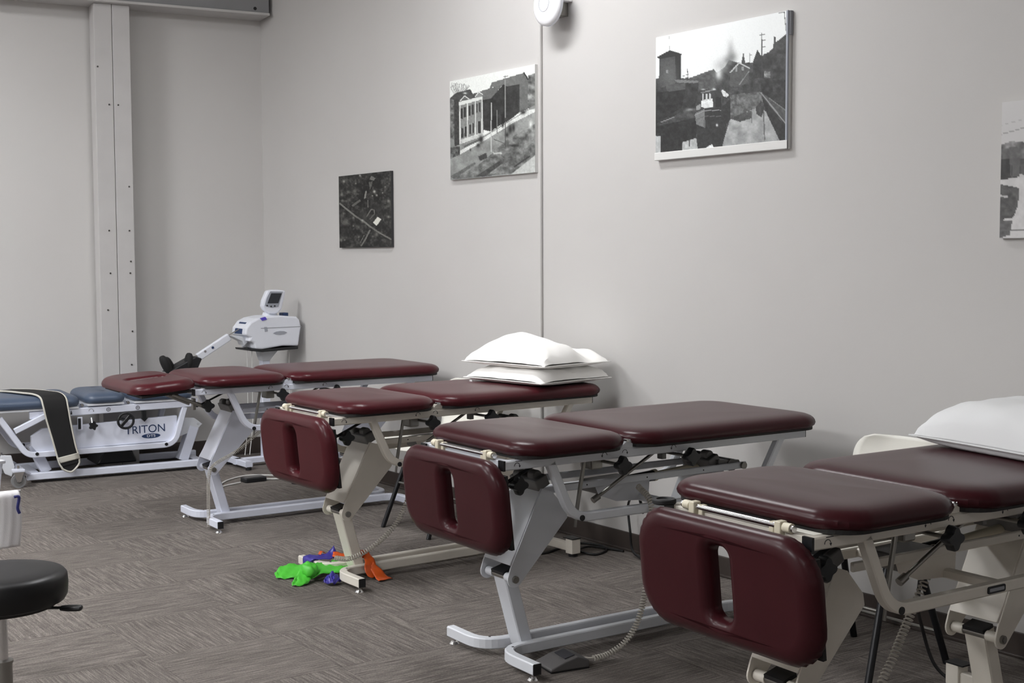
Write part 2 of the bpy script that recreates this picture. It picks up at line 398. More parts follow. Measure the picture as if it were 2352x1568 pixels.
def make_table(label, loc, rz, paint, vinyl, face='down', plate=False, tall_blocks=True, pleat=.0022):
    T = thing('treatment_table', label, 'treatment table', loc, rz, 'maroon treatment tables along the wall')
    U = (0, 1, 0)
    # base
    for s in (-1, 1):
        path = fillet([(0, s * .28, .042), (0, s * .05, .042), (1.15, s * .05, .042), (1.15, s * .275, .042)], [.105, .09], 8)
        rl = MB().rect_tube(path, .034, .040).build('base_rail', paint, T)
        MB().box((0, s * .2815, .042), (.031, .004, .037)).build('end_plug', 'plastic_black', rl)
        lf = MB().cyl((0, s * .255, .007), (0, s * .255, .024), .006, 10).cyl((0, s * .255, 0), (0, s * .255, .008), .019, 16, .013)
        lf.build('leveling_foot', 'metal_chrome', rl)
        MB().cyl((.04, s * .075, .0622), (.04, s * .075, .0626), .005, 10).build('rail_hole', 'hole_black', rl)
        if tall_blocks:
            MB().box((1.15, s * .288, .05), (.052, .05, .07)).build('rear_block', paint, rl, bevel=.003)
            MB().box((1.15, s * .280, .0875), (.054, .07, .005)).build('block_cap', 'plastic_black', rl)
            MB().cyl((1.15, s * .288, 0), (1.15, s * .288, .016), .022, 14).build('rubber_foot', 'rubber_black', rl)
        else:
            MB().box((1.15, s * .2765, .042), (.031, .004, .037)).build('end_plug', 'plastic_black', rl)
            MB().cyl((1.15, s * .25, 0), (1.15, s * .25, .024), .012, 12).build('rubber_foot', 'rubber_black', rl)
    for dx in (0.0, .82):
        lg = MB().rect_tube([(.128 + dx, 0, .045), (.052 + dx, 0, .318)], .05, .076, U).build('leg', paint, T)
        MB().box((.047 + dx, 0, .322), (.05, .072, .012), Matrix.Rotation(math.radians(-15), 3, 'Y')).build('leg_plug', 'plastic_black', lg)
        am = MB(); c0 = (.04 + dx, .305)
        lobe = [(c0[0] + .03 * math.cos(math.radians(a)), c0[1] + .03 * math.sin(math.radians(a))) for a in range(165, 326, 16)]
        poly = lobe + [(.268 + dx, .498), (.262 + dx, .53), (.20 + dx, .60), (.158 + dx, .614), (.046 + dx, .391), (.022 + dx, .345)]
        am.prism(poly, 'y', -.090, -.084); am.prism(poly, 'y', .084, .090)
        am.rect_tube([(.024 + dx, 0, .355), (.048 + dx, 0, .395), (.157 + dx, 0, .612)], .006, .169, U)
        a_ = am.build('lift_arm', paint, T, bevel=.002)
        MB().cyl((c0[0], -.098, c0[1]), (c0[0], .098, c0[1]), .013, 14).cyl((c0[0], -.1, c0[1]), (c0[0], -.098, c0[1]), .009, 6).build('pivot_bolt', 'metal_dull', a_)
        for q in (-1, 1): MB().cyl((c0[0], q * .080, c0[1]), (c0[0], q * .04, c0[1]), .016, 14).build('pivot_sleeve', paint, a_)
        mbk = MB().box((.165 + dx, 0, .632), (.055, .165, .042), Matrix.Rotation(math.radians(-25), 3, 'Y'))
        mbk.cyl((.16 + dx, -.06, .655), (.16 + dx, -.02, .655), .02, 14).cyl((.15 + dx, .02, .65), (.15 + dx, .06, .65), .018, 14)
        mbk.build('motor_bracket', 'metal_dark', T, bevel=.004)
    for s in (-1, 1):
        path = fillet([(.072, s * .255, .735), (.165, s * .255, .534), (1.035, s * .255, .534), (1.16, s * .255, .735)], [.11, .11], 8)
        uf = MB().rect_tube(path, .031, .031, U).build('side_frame', paint, T)
        for bx in (.198, 1.0):
            MB().cyl((bx, s * .2705, .534), (bx, s * .2735, .534), .0105, 14).build('bolt_plug', 'plastic_black', uf)
        tr = MB().rect_tube([(-.12, s * .255, .742), (1.284, s * .255, .742)], .031, .032).build('top_rail', paint, T)
        MB().box((-.122, s * .255, .742), (.008, .0325, .034)).build('end_plug', 'plastic_black', tr)
        MB().box((1.286, s * .255, .742), (.005, .029, .030)).build('end_plug', 'plastic_black', tr)
        MB().prism([(.365, .758), (.395, .782), (.43, .782), (.475, .758)], 'y', s * .255 - .012, s * .255 + .012).build('hinge_plate', paint, tr, bevel=.002)
        for lx_ in (.40, .415):
            MB().cyl((lx_, s * .270, .785), (lx_, s * .25, .785), .006, 10).build('hinge_pin', 'metal_chrome', tr)
        lk = MB().rect_tube([(.20, s * .105, .612), (1.125, s * .105, .612)], .012, .026).build('link_bar', paint, T)
        MB().cyl((1.105, s * .111, .612), (1.105, s * .122, .612), .014, 14).build('link_bolt', 'metal_dull', lk)
        for hx in (.34, .62, .9):
            MB().cyl((hx, s * .1112, .612), (hx, s * .1115, .612), .003, 8).build('link_hole', 'hole_black', lk)
    MB().box((-.098, 0, .742), (.03, .48, .028)).build('cross_bar', paint, T, bevel=.002)
    MB().box((1.25, 0, .742), (.03, .48, .028)).build('cross_bar', paint, T, bevel=.002)
    MB().rect_tube([(.62, -.25, .534), (.62, .25, .534)], .03, .026).build('cross_bar', paint, T)
    MB().cyl((1.06, -.10, .615), (1.06, .10, .615), .024, 18).prism([(1.0, .60), (1.12, .60), (1.10, .632), (.99, .64)], 'y', -.095, .095).build('lift_roller', 'metal_dark', T)
    MB().prism([(.40, .605), (.66, .61), (.655, .54), (.63, .522), (.50, .53), (.42, .56)], 'y', -.078, -.074).build('motor_plate', paint, T)
    MB().prism([(.44, .60), (.62, .605), (.62, .55), (.44, .555)], 'y', -.07, .07).build('motor', 'metal_dark', T, bevel=.01)
    MB().cyl((.62, 0, .585), (.74, 0, .592), .021, 18).build('actuator_collar', 'plastic_black', T)
    MB().cyl((.74, 0, .592), (1.02, 0, .61), .014, 16).cyl((.74, 0, .592), (.755, 0, .593), .023, 16).build('actuator_tube', 'plastic_cream', T)
    MB().cyl((.27, -.19, .728), (.235, -.19, .545), .0075, 12).cyl((.233, -.19, .52), (.228, -.19, .485), .005, 10).build('guide_rod', 'metal_dull', T)
    MB().cyl((.63, -.16, .722), (.37, -.14, .572), .0065, 12).cyl((.37, -.14, .572), (.345, -.138, .558), .012, 12).build('gas_spring', 'metal_dull', T)
    MB().cyl((.22, -.16, .722), (.40, .02, .690), .005, 10).build('tie_rod', 'metal_dull', T)
    MB().box((.64, -.17, .712), (.02, .03, .05)).build('clamp', 'metal_dark', T, bevel=.002)
    MB().box((.33, -.15, .70), (.05, .07, .045)).build('clamp', 'metal_dull', T, bevel=.006)
    for kx, kz, ky in ((.352, .706, -.275), (.668, .708, -.275), (-.035, .664, -.20)):
        kb = knob_mesh(); kb.v = [(v[0] + kx, v[1] + ky - .012, v[2] + kz) for v in kb.v]
        k_ = kb.build('knob', 'plastic_black', T)
        MB().cyl((kx, ky - .012, kz), (kx, ky + .13, kz), .006, 10).build('shaft', 'metal_dull', k_)
    MB().rect_tube([(-.085, -.19, .660), (.06, -.19, .722)], .006, .02, U).build('adjust_bar', 'metal_black', T)
    for (ax, az, fl) in ((-.072, .739, 1), (.295, .742, -1), (.385, .744, 1), (.61, .742, -1)):
        arc_mark(ax, az, -.2708, flip=fl).build('arrow_mark', 'mark_dark', T)
    MB().prism([(-.078, .7545), (-.052, .7545), (-.052, .7565), (-.078, .7565)], 'y', -.2714, -.2708).build('arrow_mark', 'mark_dark', T)
    # pads
    for nm, x0, x1, px in (('middle_pad', -.088, .388, pleat), ('rear_pad', .400, 1.340, pleat)):
        p = make_pad(nm, vinyl, T, x0, x1, .672, .767, .825, .12, px)
        MB().prism([(a + (x0 + x1) / 2, b) for a, b in rrect(x1 - x0 - .03, .64, .09, 8, 1)], 'z', .761, .773).build('pad_board', 'board_black', p)
        for sx in (x0 + .1, x1 - .1):
            MB().box((sx, 0, .7595), (.03, .52, .004)).build('pad_bracket', 'metal_dull', p)
    # face section
    if face == 'down':
        hx, hz = -.116, .768
        MB().cyl((hx, -.195, hz), (hx, .195, hz), .008, 14).build('hinge_rod', 'metal_chrome', T)
        for s in (-1, 1):
            MB().box((hx, s * .158, hz - .006), (.026, .022, .04)).box((hx + .004, s * .13, hz - .01), (.02, .016, .036)).build('hinge_bracket', 'plastic_cream', T, bevel=.003)
            MB().cyl((hx, s * .172, hz), (hx, s * .196, hz), .0125, 14).build('rod_collar', 'plastic_cream', T)
            MB().cyl((hx, s * .196, hz), (hx, s * .204, hz), .009, 12).build('rod_end', 'metal_chrome', T)
        MB().box((hx + .02, 0, .735), (.012, .36, .034)).build('hinge_plate', paint, T)
        fp = slot_pad(.326, .655, .058, pleat)
        # local x (length) points down, top face points to -x of the table
        R = Matrix(((math.sin(math.radians(6)), 0, -1), (0, 1, 0), (-1, 0, 0)))
        fp.v = [tuple(R @ Vector(v) + Vector((-.126, 0, .599))) for v in fp.v]
        f_ = fp.build('face_pad', vinyl, T)
        for q in (-1, 1): MB().box((-.121, q * .19, .59), (.012, .22, .25), Matrix.Rotation(math.radians(-6), 3, 'Y')).build('pad_board', 'board_black', f_)
    else:
        fp = slot_pad(.338, .69, .056, pleat, r=.12)
        R = Matrix.Rotation(math.radians(-4), 3, 'Y')
        fp.v = [tuple(R @ Vector(v) + Vector((-.279, 0, .755))) for v in fp.v]
        f_ = fp.build('face_pad', vinyl, T)
        for q in (-1, 1): MB().box((-.279, q * .19, .747), (.26, .24, .012), R).build('pad_board', 'board_black', f_)
        MB().cyl((-.22, -.21, .735), (-.02, -.21, .645), .009, 12).build('support_rod', 'metal_dull', T)
        MB().cyl((-.22, .1, .735), (-.02, .1, .645), .009, 12).build('support_rod', 'metal_dull', T)
        MB().box((-.10, -.19, .675), (.016, .03, .06)).build('clamp', 'metal_dull', T, bevel=.003)
        MB().box((-.18, -.1, .73), (.05, .05, .03)).build('clamp', 'metal_dark', T, bevel=.003)
    if plate:
        dk = MB().lathe([(.0, .0), (.030, .0), (.033, .003), (.033, .011), (.030, .014), (.022, .014), (.020, .010), (.0, .010)], (-.125, .272, .758), 30); dk.build('thumb_wheel', 'rubber_black', T)
        MB().prism([(a + .578, b + .535) for a, b in rrect(.075, .02, .006, 5, 1)], 'y', -.2735, -.2708).build('name_plate', 'metal_black', T)
        MB().prism([(a + .578, b + .535) for a, b in rrect(.062, .009, .003, 4, 1)], 'y', -.2742, -.2735).build('name_strip', 'mark_grey', T)
    return T
T1 = make_table('maroon treatment table with bluish-white frame and its slotted face pad raised level, farthest back', (2.70, 6.63, 0), math.radians(-2.2), 'paint_bluewhite', 'vinyl_maroon_red', 'up', tall_blocks=False)
T2 = make_table('maroon treatment table with beige frame, carrying two stacked white pillows', (2.685, 5.125, 0), math.radians(.5), 'paint_beige', 'vinyl_maroon_red')
T3 = make_table('bare maroon treatment table with light grey frame, nothing lying on it, face pad hanging', (2.597, 3.745, 0), math.radians(-1.8), 'paint_grey', 'vinyl_maroon_dark')
T4 = make_table('nearest maroon treatment table, beige frame, one pillow on it, cut off by right edge', (2.507, 2.345, 0), math.radians(-2.2), 'paint_beige', 'vinyl_maroon_dark', plate=True, pleat=.003)

# ------------------------------------------------------------------ blue traction table at the end wall
def text_mesh(txt, size, name, m_, parent, M, ext=.0008, sx=1.0):
    cu = bpy.data.curves.new('txt', 'FONT'); cu.body = txt; cu.size = size; cu.extrude = ext; cu.align_x = 'CENTER'; cu.align_y = 'CENTER'
    o = bpy.data.objects.new('txt', cu); C.objects.link(o)
    dg = bpy.context.evaluated_depsgraph_get(); me = bpy.data.meshes.new_from_object(o.evaluated_get(dg))
    bpy.data.objects.remove(o); me.name = name; me.transform(M @ Matrix.Diagonal((sx, 1, 1, 1)))
    me.materials.clear(); me.materials.append(MAT[m_])
    r = bpy.data.objects.new(name, me); C.objects.link(r); r.parent = parent; return r
TT = thing('traction_table', 'low blue-padded traction table with bluish-white frame and TRITON lettering, against the end wall', 'traction table', (2.304, 8.497, 0), math.radians(-5.3))
PW = 'paint_bluewhite'; U = (0, 1, 0)
for ly in (.02, .46):
    br = MB().rect_tube([(0, ly, .043), (1.22, ly, .043)], .05, .045).build('base_rail', PW, TT)
    MB().box((1.222, ly, .043), (.006, .044, .04)).build('end_plug', 'plastic_black', br)
    MB().cyl((1.15, ly, 0), (1.15, ly, .022), .018, 12).build('rubber_foot', 'rubber_black', br)
MB().box((.05, .24, .043), (.06, .40, .04)).build('cross_bar', PW, TT, bevel=.003)
MB().box((1.12, .24, .043), (.06, .40, .04)).build('cross_bar', PW, TT, bevel=.003)
for lx, ly in ((-.075, -.115), (-.075, .52)):
    sg = -1 if ly < 0 else 1
    arm = MB().rect_tube([(.0, .02 if sg < 0 else .46, .06), (-.06, ly + .02 * -sg, .105)], .05, .022).box((lx, ly, .11), (.07, .07, .016))
    ar = arm.build('caster_bracket', PW, TT, bevel=.003)
    MB().cyl((lx, ly, .11), (lx, ly, .14), .008, 10).build('caster_stem', 'metal_chrome', ar)
    fk = MB().prism([(lx - .03, .098), (lx + .03, .098), (lx + .012, .04), (lx - .012, .04)], 'y', ly - .022, ly - .018).prism([(lx - .03, .098), (lx + .03, .098), (lx + .012, .04), (lx - .012, .04)], 'y', ly + .018, ly + .022).box((lx, ly, .1), (.065, .05, .006))
    fk.build('caster_fork', 'metal_chrome', ar)
    MB().cyl((lx, ly - .013, .044), (lx, ly + .013, .044), .044, 28).build('caster_wheel', 'rubber_grey', ar)
    MB().cyl((lx, ly - .0145, .044), (lx, ly + .0145, .044), .032, 20).build('caster_hub', 'metal_dark', ar); MB().cyl((lx, ly - .026, .044), (lx, ly + .026, .044), .007, 10).build('axle_bolt', 'metal_chrome', ar)
MB().prism([(-.16, .20), (-.10, .195), (-.08, .12), (-.10, .06), (-.14, .08), (-.17, .16)], 'y', -.03, -.015).build('end_guard', 'paint_grey', TT, bevel=.004)
for ly in (0.0, .48):
    path = fillet([(-.16, ly, .43), (.0, ly, .184), (.945, ly, .184), (1.015, ly, .43)], [.09, .10], 8)
    uf = MB().rect_tube(path, .036, .034, U).build('side_frame', PW, TT)
    for bx in (.058, .885):
        MB().cyl((bx, ly - .0175, .19), (bx, ly - .020, .19), .011, 14).build('bolt_plug', 'plastic_black', uf)
    tr = MB().rect_tube([(.02, ly, .438), (1.085, ly, .455)], .036, .046).build('top_rail', PW, TT)
    MB().box((1.087, ly, .455), (.006, .032, .04)).build('end_plug', 'plastic_black', tr)
MB().rect_tube([(-.075, -.025, .345), (.12, -.025, .435)], .036, .03, U).build('brace', PW, TT)
sh = MB().prism([(.03, .30), (.10, .345), (.97, .375), (.965, .28), (.93, .205), (.06, .20), (.03, .24)], 'y', .012, .05).build('shroud', PW, TT, bevel=.004)
TX = Matrix.Rotation(math.radians(90), 4, 'X')
text_mesh('TRITON', .074, 'lettering', 'logo_navy', sh, Matrix.Translation((.755, .0115, .295)) @ Matrix.Rotation(math.radians(-1), 4, 'Y') @ TX, sx=1.0)
ov = [(.792 + .062 * math.cos(a * math.pi / 20), .250 + .0155 * math.sin(a * math.pi / 20)) for a in range(40)]
MB().prism(ov, 'y', .0105, .0122).build('logo_oval', 'logo_navy', sh)
text_mesh('DTS', .024, 'logo_letters', 'logo_white', sh, Matrix.Translation((.792, .0098, .250)) @ TX, sx=1.35)
MB().prism([(.94, .36), (1.10, .345), (1.155, .30), (1.12, .265), (.97, .215), (.95, .26)], 'y', .06, .075).cyl((1.125, .055, .305), (1.125, .06, .305), .01, 10).build('lift_arm', 'paint_grey', TT, bevel=.003)
MB().rect_tube([(1.02, .1, .06), (1.10, .1, .285)], .065, .09, U).build('leg', PW, TT)
MB().rect_tube([(.13, .1, .06), (.05, .1, .24)], .065, .09, U).build('leg', PW, TT)
MB().prism([(.45, .07), (.72, .07), (.68, .17), (.52, .17)], 'y', .1, .4).build('motor', 'metal_black', TT, bevel=.01)
for (x0, x1, y0, W, zt, zb) in ((-.42, .335, .235, .56, .556, .478), (.365, .625, .235, .56, .562, .490), (.665, 1.08, .235, .56, .562, .490)):
    p = make_pad('pad', 'vinyl_blue', TT, x0, x1, W, zb, zt, .075, .0, y0)
    MB().box(((x0 + x1) / 2, y0, zb - .006), (x1 - x0 - .03, W - .04, .013)).build('pad_board', 'paint_grey', p)
for hx in (.35, .645):
    MB().cyl((hx, .0, .482), (hx, .03, .482), .010, 12).build('hinge_pin', 'metal_chrome', TT)
MB().box((.62, .235, .468), (1.0, .40, .02)).build('pad_support', PW, TT)
# hand wheel, knob, pendant
wr = [Vector((.61 + .05 * math.cos(a * math.pi / 18), -.06, .371 + .05 * math.sin(a * math.pi / 18))) for a in range(37)]
hw = MB().tube(wr, .0085, 8).build('hand_wheel', 'plastic_black', TT)
MB().rect_tube([(.578, -.06, .335), (.642, -.06, .407)], .022, .012, U).cyl((.61, -.065, .371), (.61, .02, .371), .012, 14).build('wheel_spoke', 'plastic_black', hw)
kb = knob_mesh(.025, .028, 5); kb.v = [(v[0] + .405, v[1] - .03, v[2] + .350) for v in kb.v]; kk = kb.build('knob', 'plastic_black', TT)
MB().cyl((.405, -.03, .355), (.405, 0.0, .40), .007, 10).build('shaft', 'metal_chrome', kk)
MB().box((.327, -.022, .367), (.032, .01, .085)).build('hand_control', PW, TT, bevel=.003)
MB().box((.322, -.029, .367), (.018, .006, .07)).build('control_buttons', 'plastic_black', TT, bevel=.002)
MB().box((.74, -.015, .40), (.025, .025, .05)).prism([(.72, .375), (.765, .375), (.742, .352)], 'y', -.025, -.0).build('latch', 'plastic_black', TT)
for mx in (.51, .70):
    rr = [Vector((mx + .012 * math.cos(a * math.pi / 9), -.0186, .447 + .012 * math.sin(a * math.pi / 9))) for a in range(19)]
    q = MB().tube(rr, .0016, 5); q.box((mx, -.0186, .447), (.02, .001, .002)).box((mx, -.0186, .447), (.002, .001, .02)); q.build('dial_mark', 'mark_dark', TT)
arc_mark(.40, .443, -.0182, .016, 1).build('arrow_mark', 'mark_dark', TT)
MB().box((.275, -.0186, .437), (.010, .001, .016)).box((.275, -.0186, .450), (.006, .001, .006)).build('person_mark', 'mark_dark', TT)

# black belt draped over the blue table
def ribbon(pts, wv, n=8):
    # pts: centre points, wv: half-width vectors; returns left/right smoothed lists
    return smooth_path([Vector(p) + Vector(q) for p, q in zip(pts, wv)], n), smooth_path([Vector(p) - Vector(q) for p, q in zip(pts, wv)], n)
def sheet(L, Rr, th, name, m_, parent=None, cols=6, wob=0.0, seed=0):
    rnd = random.Random(seed); mb = MB(); n = len(L); g = []
    for i in range(n):
        for k in range(cols + 1):
            t = k / cols; p = L[i].lerp(Rr[i], t)
            if wob: p = p + Vector((0, 0, wob * (math.sin(i * .9 + k * 1.7 + seed) * .5 + rnd.uniform(-.3, .3))))
            g.append(p)
    mb.add(g, [(i * (cols + 1) + k, i * (cols + 1) + k + 1, (i + 1) * (cols + 1) + k + 1, (i + 1) * (cols + 1) + k) for i in range(n - 1) for k in range(cols)], True)
    o = mb.build(name, m_, parent, smooth=True)
    md = o.modifiers.new('solid', 'SOLIDIFY'); md.thickness = th; md.offset = 0
    return o
bt = thing('traction_belt', 'black strap with cream edging draped over the blue table, hanging down its side', 'strap', (2.304, 8.497, 0), math.radians(-5.3))
cp = [(-.05, .46, .562), (.02, .30, .570), (.09, .14, .570), (.135, .02, .568), (.160, -.045, .545), (.170, -.066, .49), (.185, -.068, .40), (.215, -.066, .26), (.242, -.066, .15), (.252, -.066, .112)]
wv = [(.05, .03, 0), (.075, .02, 0), (.082, .012, 0), (.08, .0, .0), (.077, 0, -.004), (.075, 0, -.006), (.073, 0, -.010), (.068, 0, -.014), (.062, 0, .012), (.056, 0, .01)]
L_, R_ = ribbon(cp, wv)
sheet(L_, R_, .008, 'belt_web', 'strap_black', bt, 8)
MB().tube(L_, .0065, 6).build('edge_trim', 'trim_cream', bt); MB().tube(R_, .0065, 6).build('edge_trim', 'trim_cream', bt)
endp = smooth_path([L_[-1], L_[-1] + Vector((-.012, 0, -.022)), (L_[-1] + R_[-1]) / 2 + Vector((.004, 0, -.046)), R_[-1] + Vector((.012, 0, -.018)), R_[-1]], 6)
MB().tube(endp, .0065, 6).build('edge_trim', 'trim_cream', bt)
MB().add(endp, [tuple(range(len(endp)))]).build('belt_end', 'strap_black', bt)
cA = [(.238, -.073, .172), (.248, -.073, .135)]
sheet(*ribbon([(.2375, -.073, .175), (.243, -.073, .158), (.250, -.073, .138)], [(.065, 0, .012), (.063, 0, .012), (.060, 0, .011)], 3), .003, 'cross_trim', 'trim_cream', bt, 3)

# ------------------------------------------------------------------ traction unit on its stand in the corner
TU = thing('traction_unit', 'white motorised traction unit with tilted screen, on a stand in the wall corner', 'medical device', (3.88, 8.26, 0))
def ux(px): return 3.70 + (px - 570) * .00320 - 3.88
def uz(py): return .996 - (py - 740) * .00300
def z4(pts): return [(ux(370 + x / 6.534), uz(640 + y / 6.534)) for x, y in pts]
MB().prism(z4([(1255, 840), (1270, 740), (1340, 650), (1440, 600), (1600, 572), (1800, 568), (2040, 592), (2085, 640), (2108, 740), (2062, 1035), (1820, 1022), (1500, 1062), (1400, 1050), (1385, 960), (1300, 930), (1330, 880)]), 'y', -.06, .17).build('body', 'plastic_white', TU, bevel=.016)
MB().prism(z4([(1490, 742), (2112, 738), (2112, 746), (1490, 752)]), 'y', -.0612, -.0605).build('seam', 'mark_grey', TU)
MB().prism(z4([(1310, 1045), (1500, 1062), (2055, 1036), (2050, 1080), (1500, 1100), (1320, 1075)]), 'y', -.065, .175).build('base_plate', 'plastic_black', TU, bevel=.003)
eo = z4([(1675, 825), (1720, 805), (1780, 798), (1840, 803), (1885, 822), (1840, 845), (1780, 852), (1720, 845)])
MB().prism(eo, 'y', -.064, -.06).build('badge', 'panel_grey', TU)
MB().prism(z4([(1250, 830), (1262, 760), (1330, 660), (1440, 612), (1465, 630), (1380, 680), (1330, 740), (1275, 830)]), 'y', -.005, .115).build('cable_guard', 'logo_navy', TU, bevel=.004)
MB().prism(z4([(1480, 598), (1556, 580), (1580, 618), (1510, 635)]), 'y', -.066, -.02).build('sticker', 'label_violet', TU)
MB().prism(z4([(1905, 535), (1990, 535), (1990, 590), (1905, 585)]), 'y', .02, .08).build('plug', 'logo_navy', TU, bevel=.002)
MB().prism(z4([(1540, 730), (1580, 730), (1590, 790), (1550, 800)]), 'y', -.063, -.06).build('knob', 'panel_grey', TU)
MB().prism(z4([(1100, 850), (1260, 862), (1390, 920), (1290, 1000), (1270, 940)]), 'y', .0, .09).build('bracket', 'paint_grey', TU, bevel=.003)
MB().cyl((ux(635), .05, uz(720)), (ux(635), .05, uz(734)), .045, 24, .06).build('neck', 'plastic_white', TU)
# screen head, turned toward the room
hp = [(1640, 195), (1700, 184), (1800, 182), (1920, 200), (1915, 250), (1850, 490), (1800, 530), (1740, 545), (1660, 540), (1590, 480), (1560, 430), (1575, 340)]
hm = MB().prism(z4(hp), 'y', -.02, .035).build('screen_head', 'plastic_white', TU, bevel=.012)
MB().prism(z4([(1680, 205), (1870, 212), (1800, 440), (1700, 452), (1590, 420), (1625, 300)]), 'y', -.0225, -.02).build('screen_frame', 'panel_grey', hm)
MB().prism(z4([(1690, 234), (1852, 236), (1795, 385), (1630, 385)]), 'y', -.0245, -.0225).build('screen', 'screen_dark', hm)
for bx, by_ in ((1625, 418), (1685, 430), (1740, 425)):
    c = z4([(bx, by_)])[0]; MB().cyl((c[0], -.0225, c[1]), (c[0], -.025, c[1]), .006, 10).build('button', 'plastic_black', hm)
cz = uz(808)
MB().prism([(ux(605), cz), (ux(650), cz), (ux(630), cz - .07), (ux(612), cz - .07)], 'y', .02, .09).build('stand_collar', 'paint_grey', TU, bevel=.006)
MB().rect_tube([(ux(622), .055, cz - .06), (ux(622), .055, .05)], .05, .06, (1, 0, 0)).build('stand_post', 'paint_bluewhite', TU)
MB().rect_tube([(-.25, .055, .04), (.19, .055, .04)], .05, .04).rect_tube([(-.22, -.12, .04), (-.22, .22, .04)], .05, .04).build('stand_base', 'paint_bluewhite', TU)
for a, b in ((-.22, -.11), (-.22, .21), (.17, .055)):
    MB().cyl((a, b, 0), (a, b, .022), .02, 12).build('rubber_foot', 'rubber_black', TU)
for px_ in (577, 588, 675):
    MB().tube(smooth_path([(ux(px_), .02, uz(800)), (ux(px_) + .003, .03, .62), (ux(px_) + .01, .05, .3), (ux(px_) - .02, .04, .08)], 6), .003, 5).build('cord', 'cord_white', TU)
# cervical rail with black neck cushions
CR = thing('cervical_device', 'sloping white rail with black neck cushions, in front of the corner traction unit', 'medical device', (3.2, 8.26, 0))
def cx_(px): return ux(px) + 3.88 - 3.2
a = Vector((cx_(540), .05, uz(773))); b = Vector((cx_(470), .05, uz(816))); c = Vector((cx_(432), .05, uz(838)))
MB().rect_tube([a, b], .034, .05, (0, 0, 1)).build('rail', 'plastic_white', CR, bevel=.003)
MB().rect_tube([b + Vector((0, .0, .004)), c], .02, .035, (0, 0, 1)).build('rail_end', 'metal_chrome', CR)
MB().cyl(a + Vector((0, 0, .012)), (cx_(572), .05, uz(752)), .004, 8).build('pull_rod', 'metal_dull', CR)
MB().cyl(b + Vector((.045, -.02, .04)), b + Vector((.045, .02, .04)), .008, 10).build('rail_clamp', 'metal_chrome', CR)
MB().cyl(b + Vector((.10, -.02, .062)), b + Vector((.10, .02, .062)), .009, 10).build('rail_clamp', 'logo_navy', CR)
def blob(c_, r, name, m_, parent, R=None, n=20):
    prof = [(math.sin(math.pi * k / 10) ** .6, -math.cos(math.pi * k / 10)) for k in range(11)]
    mb = MB().lathe(prof, (0, 0, 0), n)
    M = (R or Matrix.Identity(3)) @ Matrix.Diagonal(r)
    mb.v = [tuple(M @ Vector(v) + Vector(c_)) for v in mb.v]; return mb.build(name, m_, parent)
Rt = Matrix.Rotation(math.radians(-25), 3, 'Y')
blob((cx_(398), .03, uz(828)), (.028, .045, .065), 'neck_cushion', 'strap_black', CR, Rt)
blob((cx_(413), .10, uz(832)), (.03, .045, .06), 'neck_cushion', 'strap_black', CR, Rt)
blob((cx_(447), .03, uz(824)), (.026, .04, .06), 'neck_cushion', 'strap_black', CR, Matrix.Rotation(math.radians(8), 3, 'Y'))
MB().prism([(cx_(398), uz(845)), (cx_(462), uz(845)), (cx_(474), uz(818)), (cx_(460), uz(812)), (cx_(425), uz(830))], 'y', .0, .12).build('cushion_base', 'plastic_black', CR, bevel=.008)
MB().rect_tube([(cx_(425), .06, uz(845)), (cx_(425), .20, .575)], .03, .02, (0, 1, 0)).rect_tube([(cx_(425), .20, .575), (cx_(425), .36, .566)], .03, .012, (0, 0, 1)).build('rest_leg', 'metal_dull', CR)

# things on the floor by the stand
pb = thing('foot_switch', 'flat black foot switch lying on the carpet beyond the hanging face pad', 'foot switch', (3.50, 7.72, 0))
MB().prism(rrect(.15, .09, .015, 5, 1), 'z', 0, .028).build('case', 'plastic_black', pb, bevel=.004)
MB().prism(rrect(.13, .07, .012, 5, 1), 'z', .028, .033).build('lid', 'pedal_grey', pb)
wc = smooth_path([(3.40, 7.70, .006), (3.30, 7.66, .006), (3.22, 7.62, .006), (3.36, 7.82, .006), (3.55, 7.92, .006), (3.70, 7.80, .006), (3.72, 7.66, .006), (3.58, 7.72, .006)], 10)
tag(MB().tube(wc, .005, 6).build('white_cord', 'cord_white'), 'white cord curled on the carpet round the black foot switch', 'cord')
bag = MB(); rings = []
for k in range(9):
    t = k / 8; s_ = (math.sin(math.pi * min(1, t * .62 + .38)) ** .5) if t < 1 else .12
    rings.append([Vector((.17 * s_ * math.cos(a) * (1 + .08 * math.sin(5 * a + k)), .11 * s_ * math.sin(a), .001 + .24 * t)) for a in [2 * math.pi * q / 22 for q in range(22)]])
bg = bag.loft(rings, True, True).build('black_bag', 'bag_black'); bg.location = (3.82, 7.45, 0)
tag(bg, 'soft black bag slumped on the floor under the farthest table', 'bag')

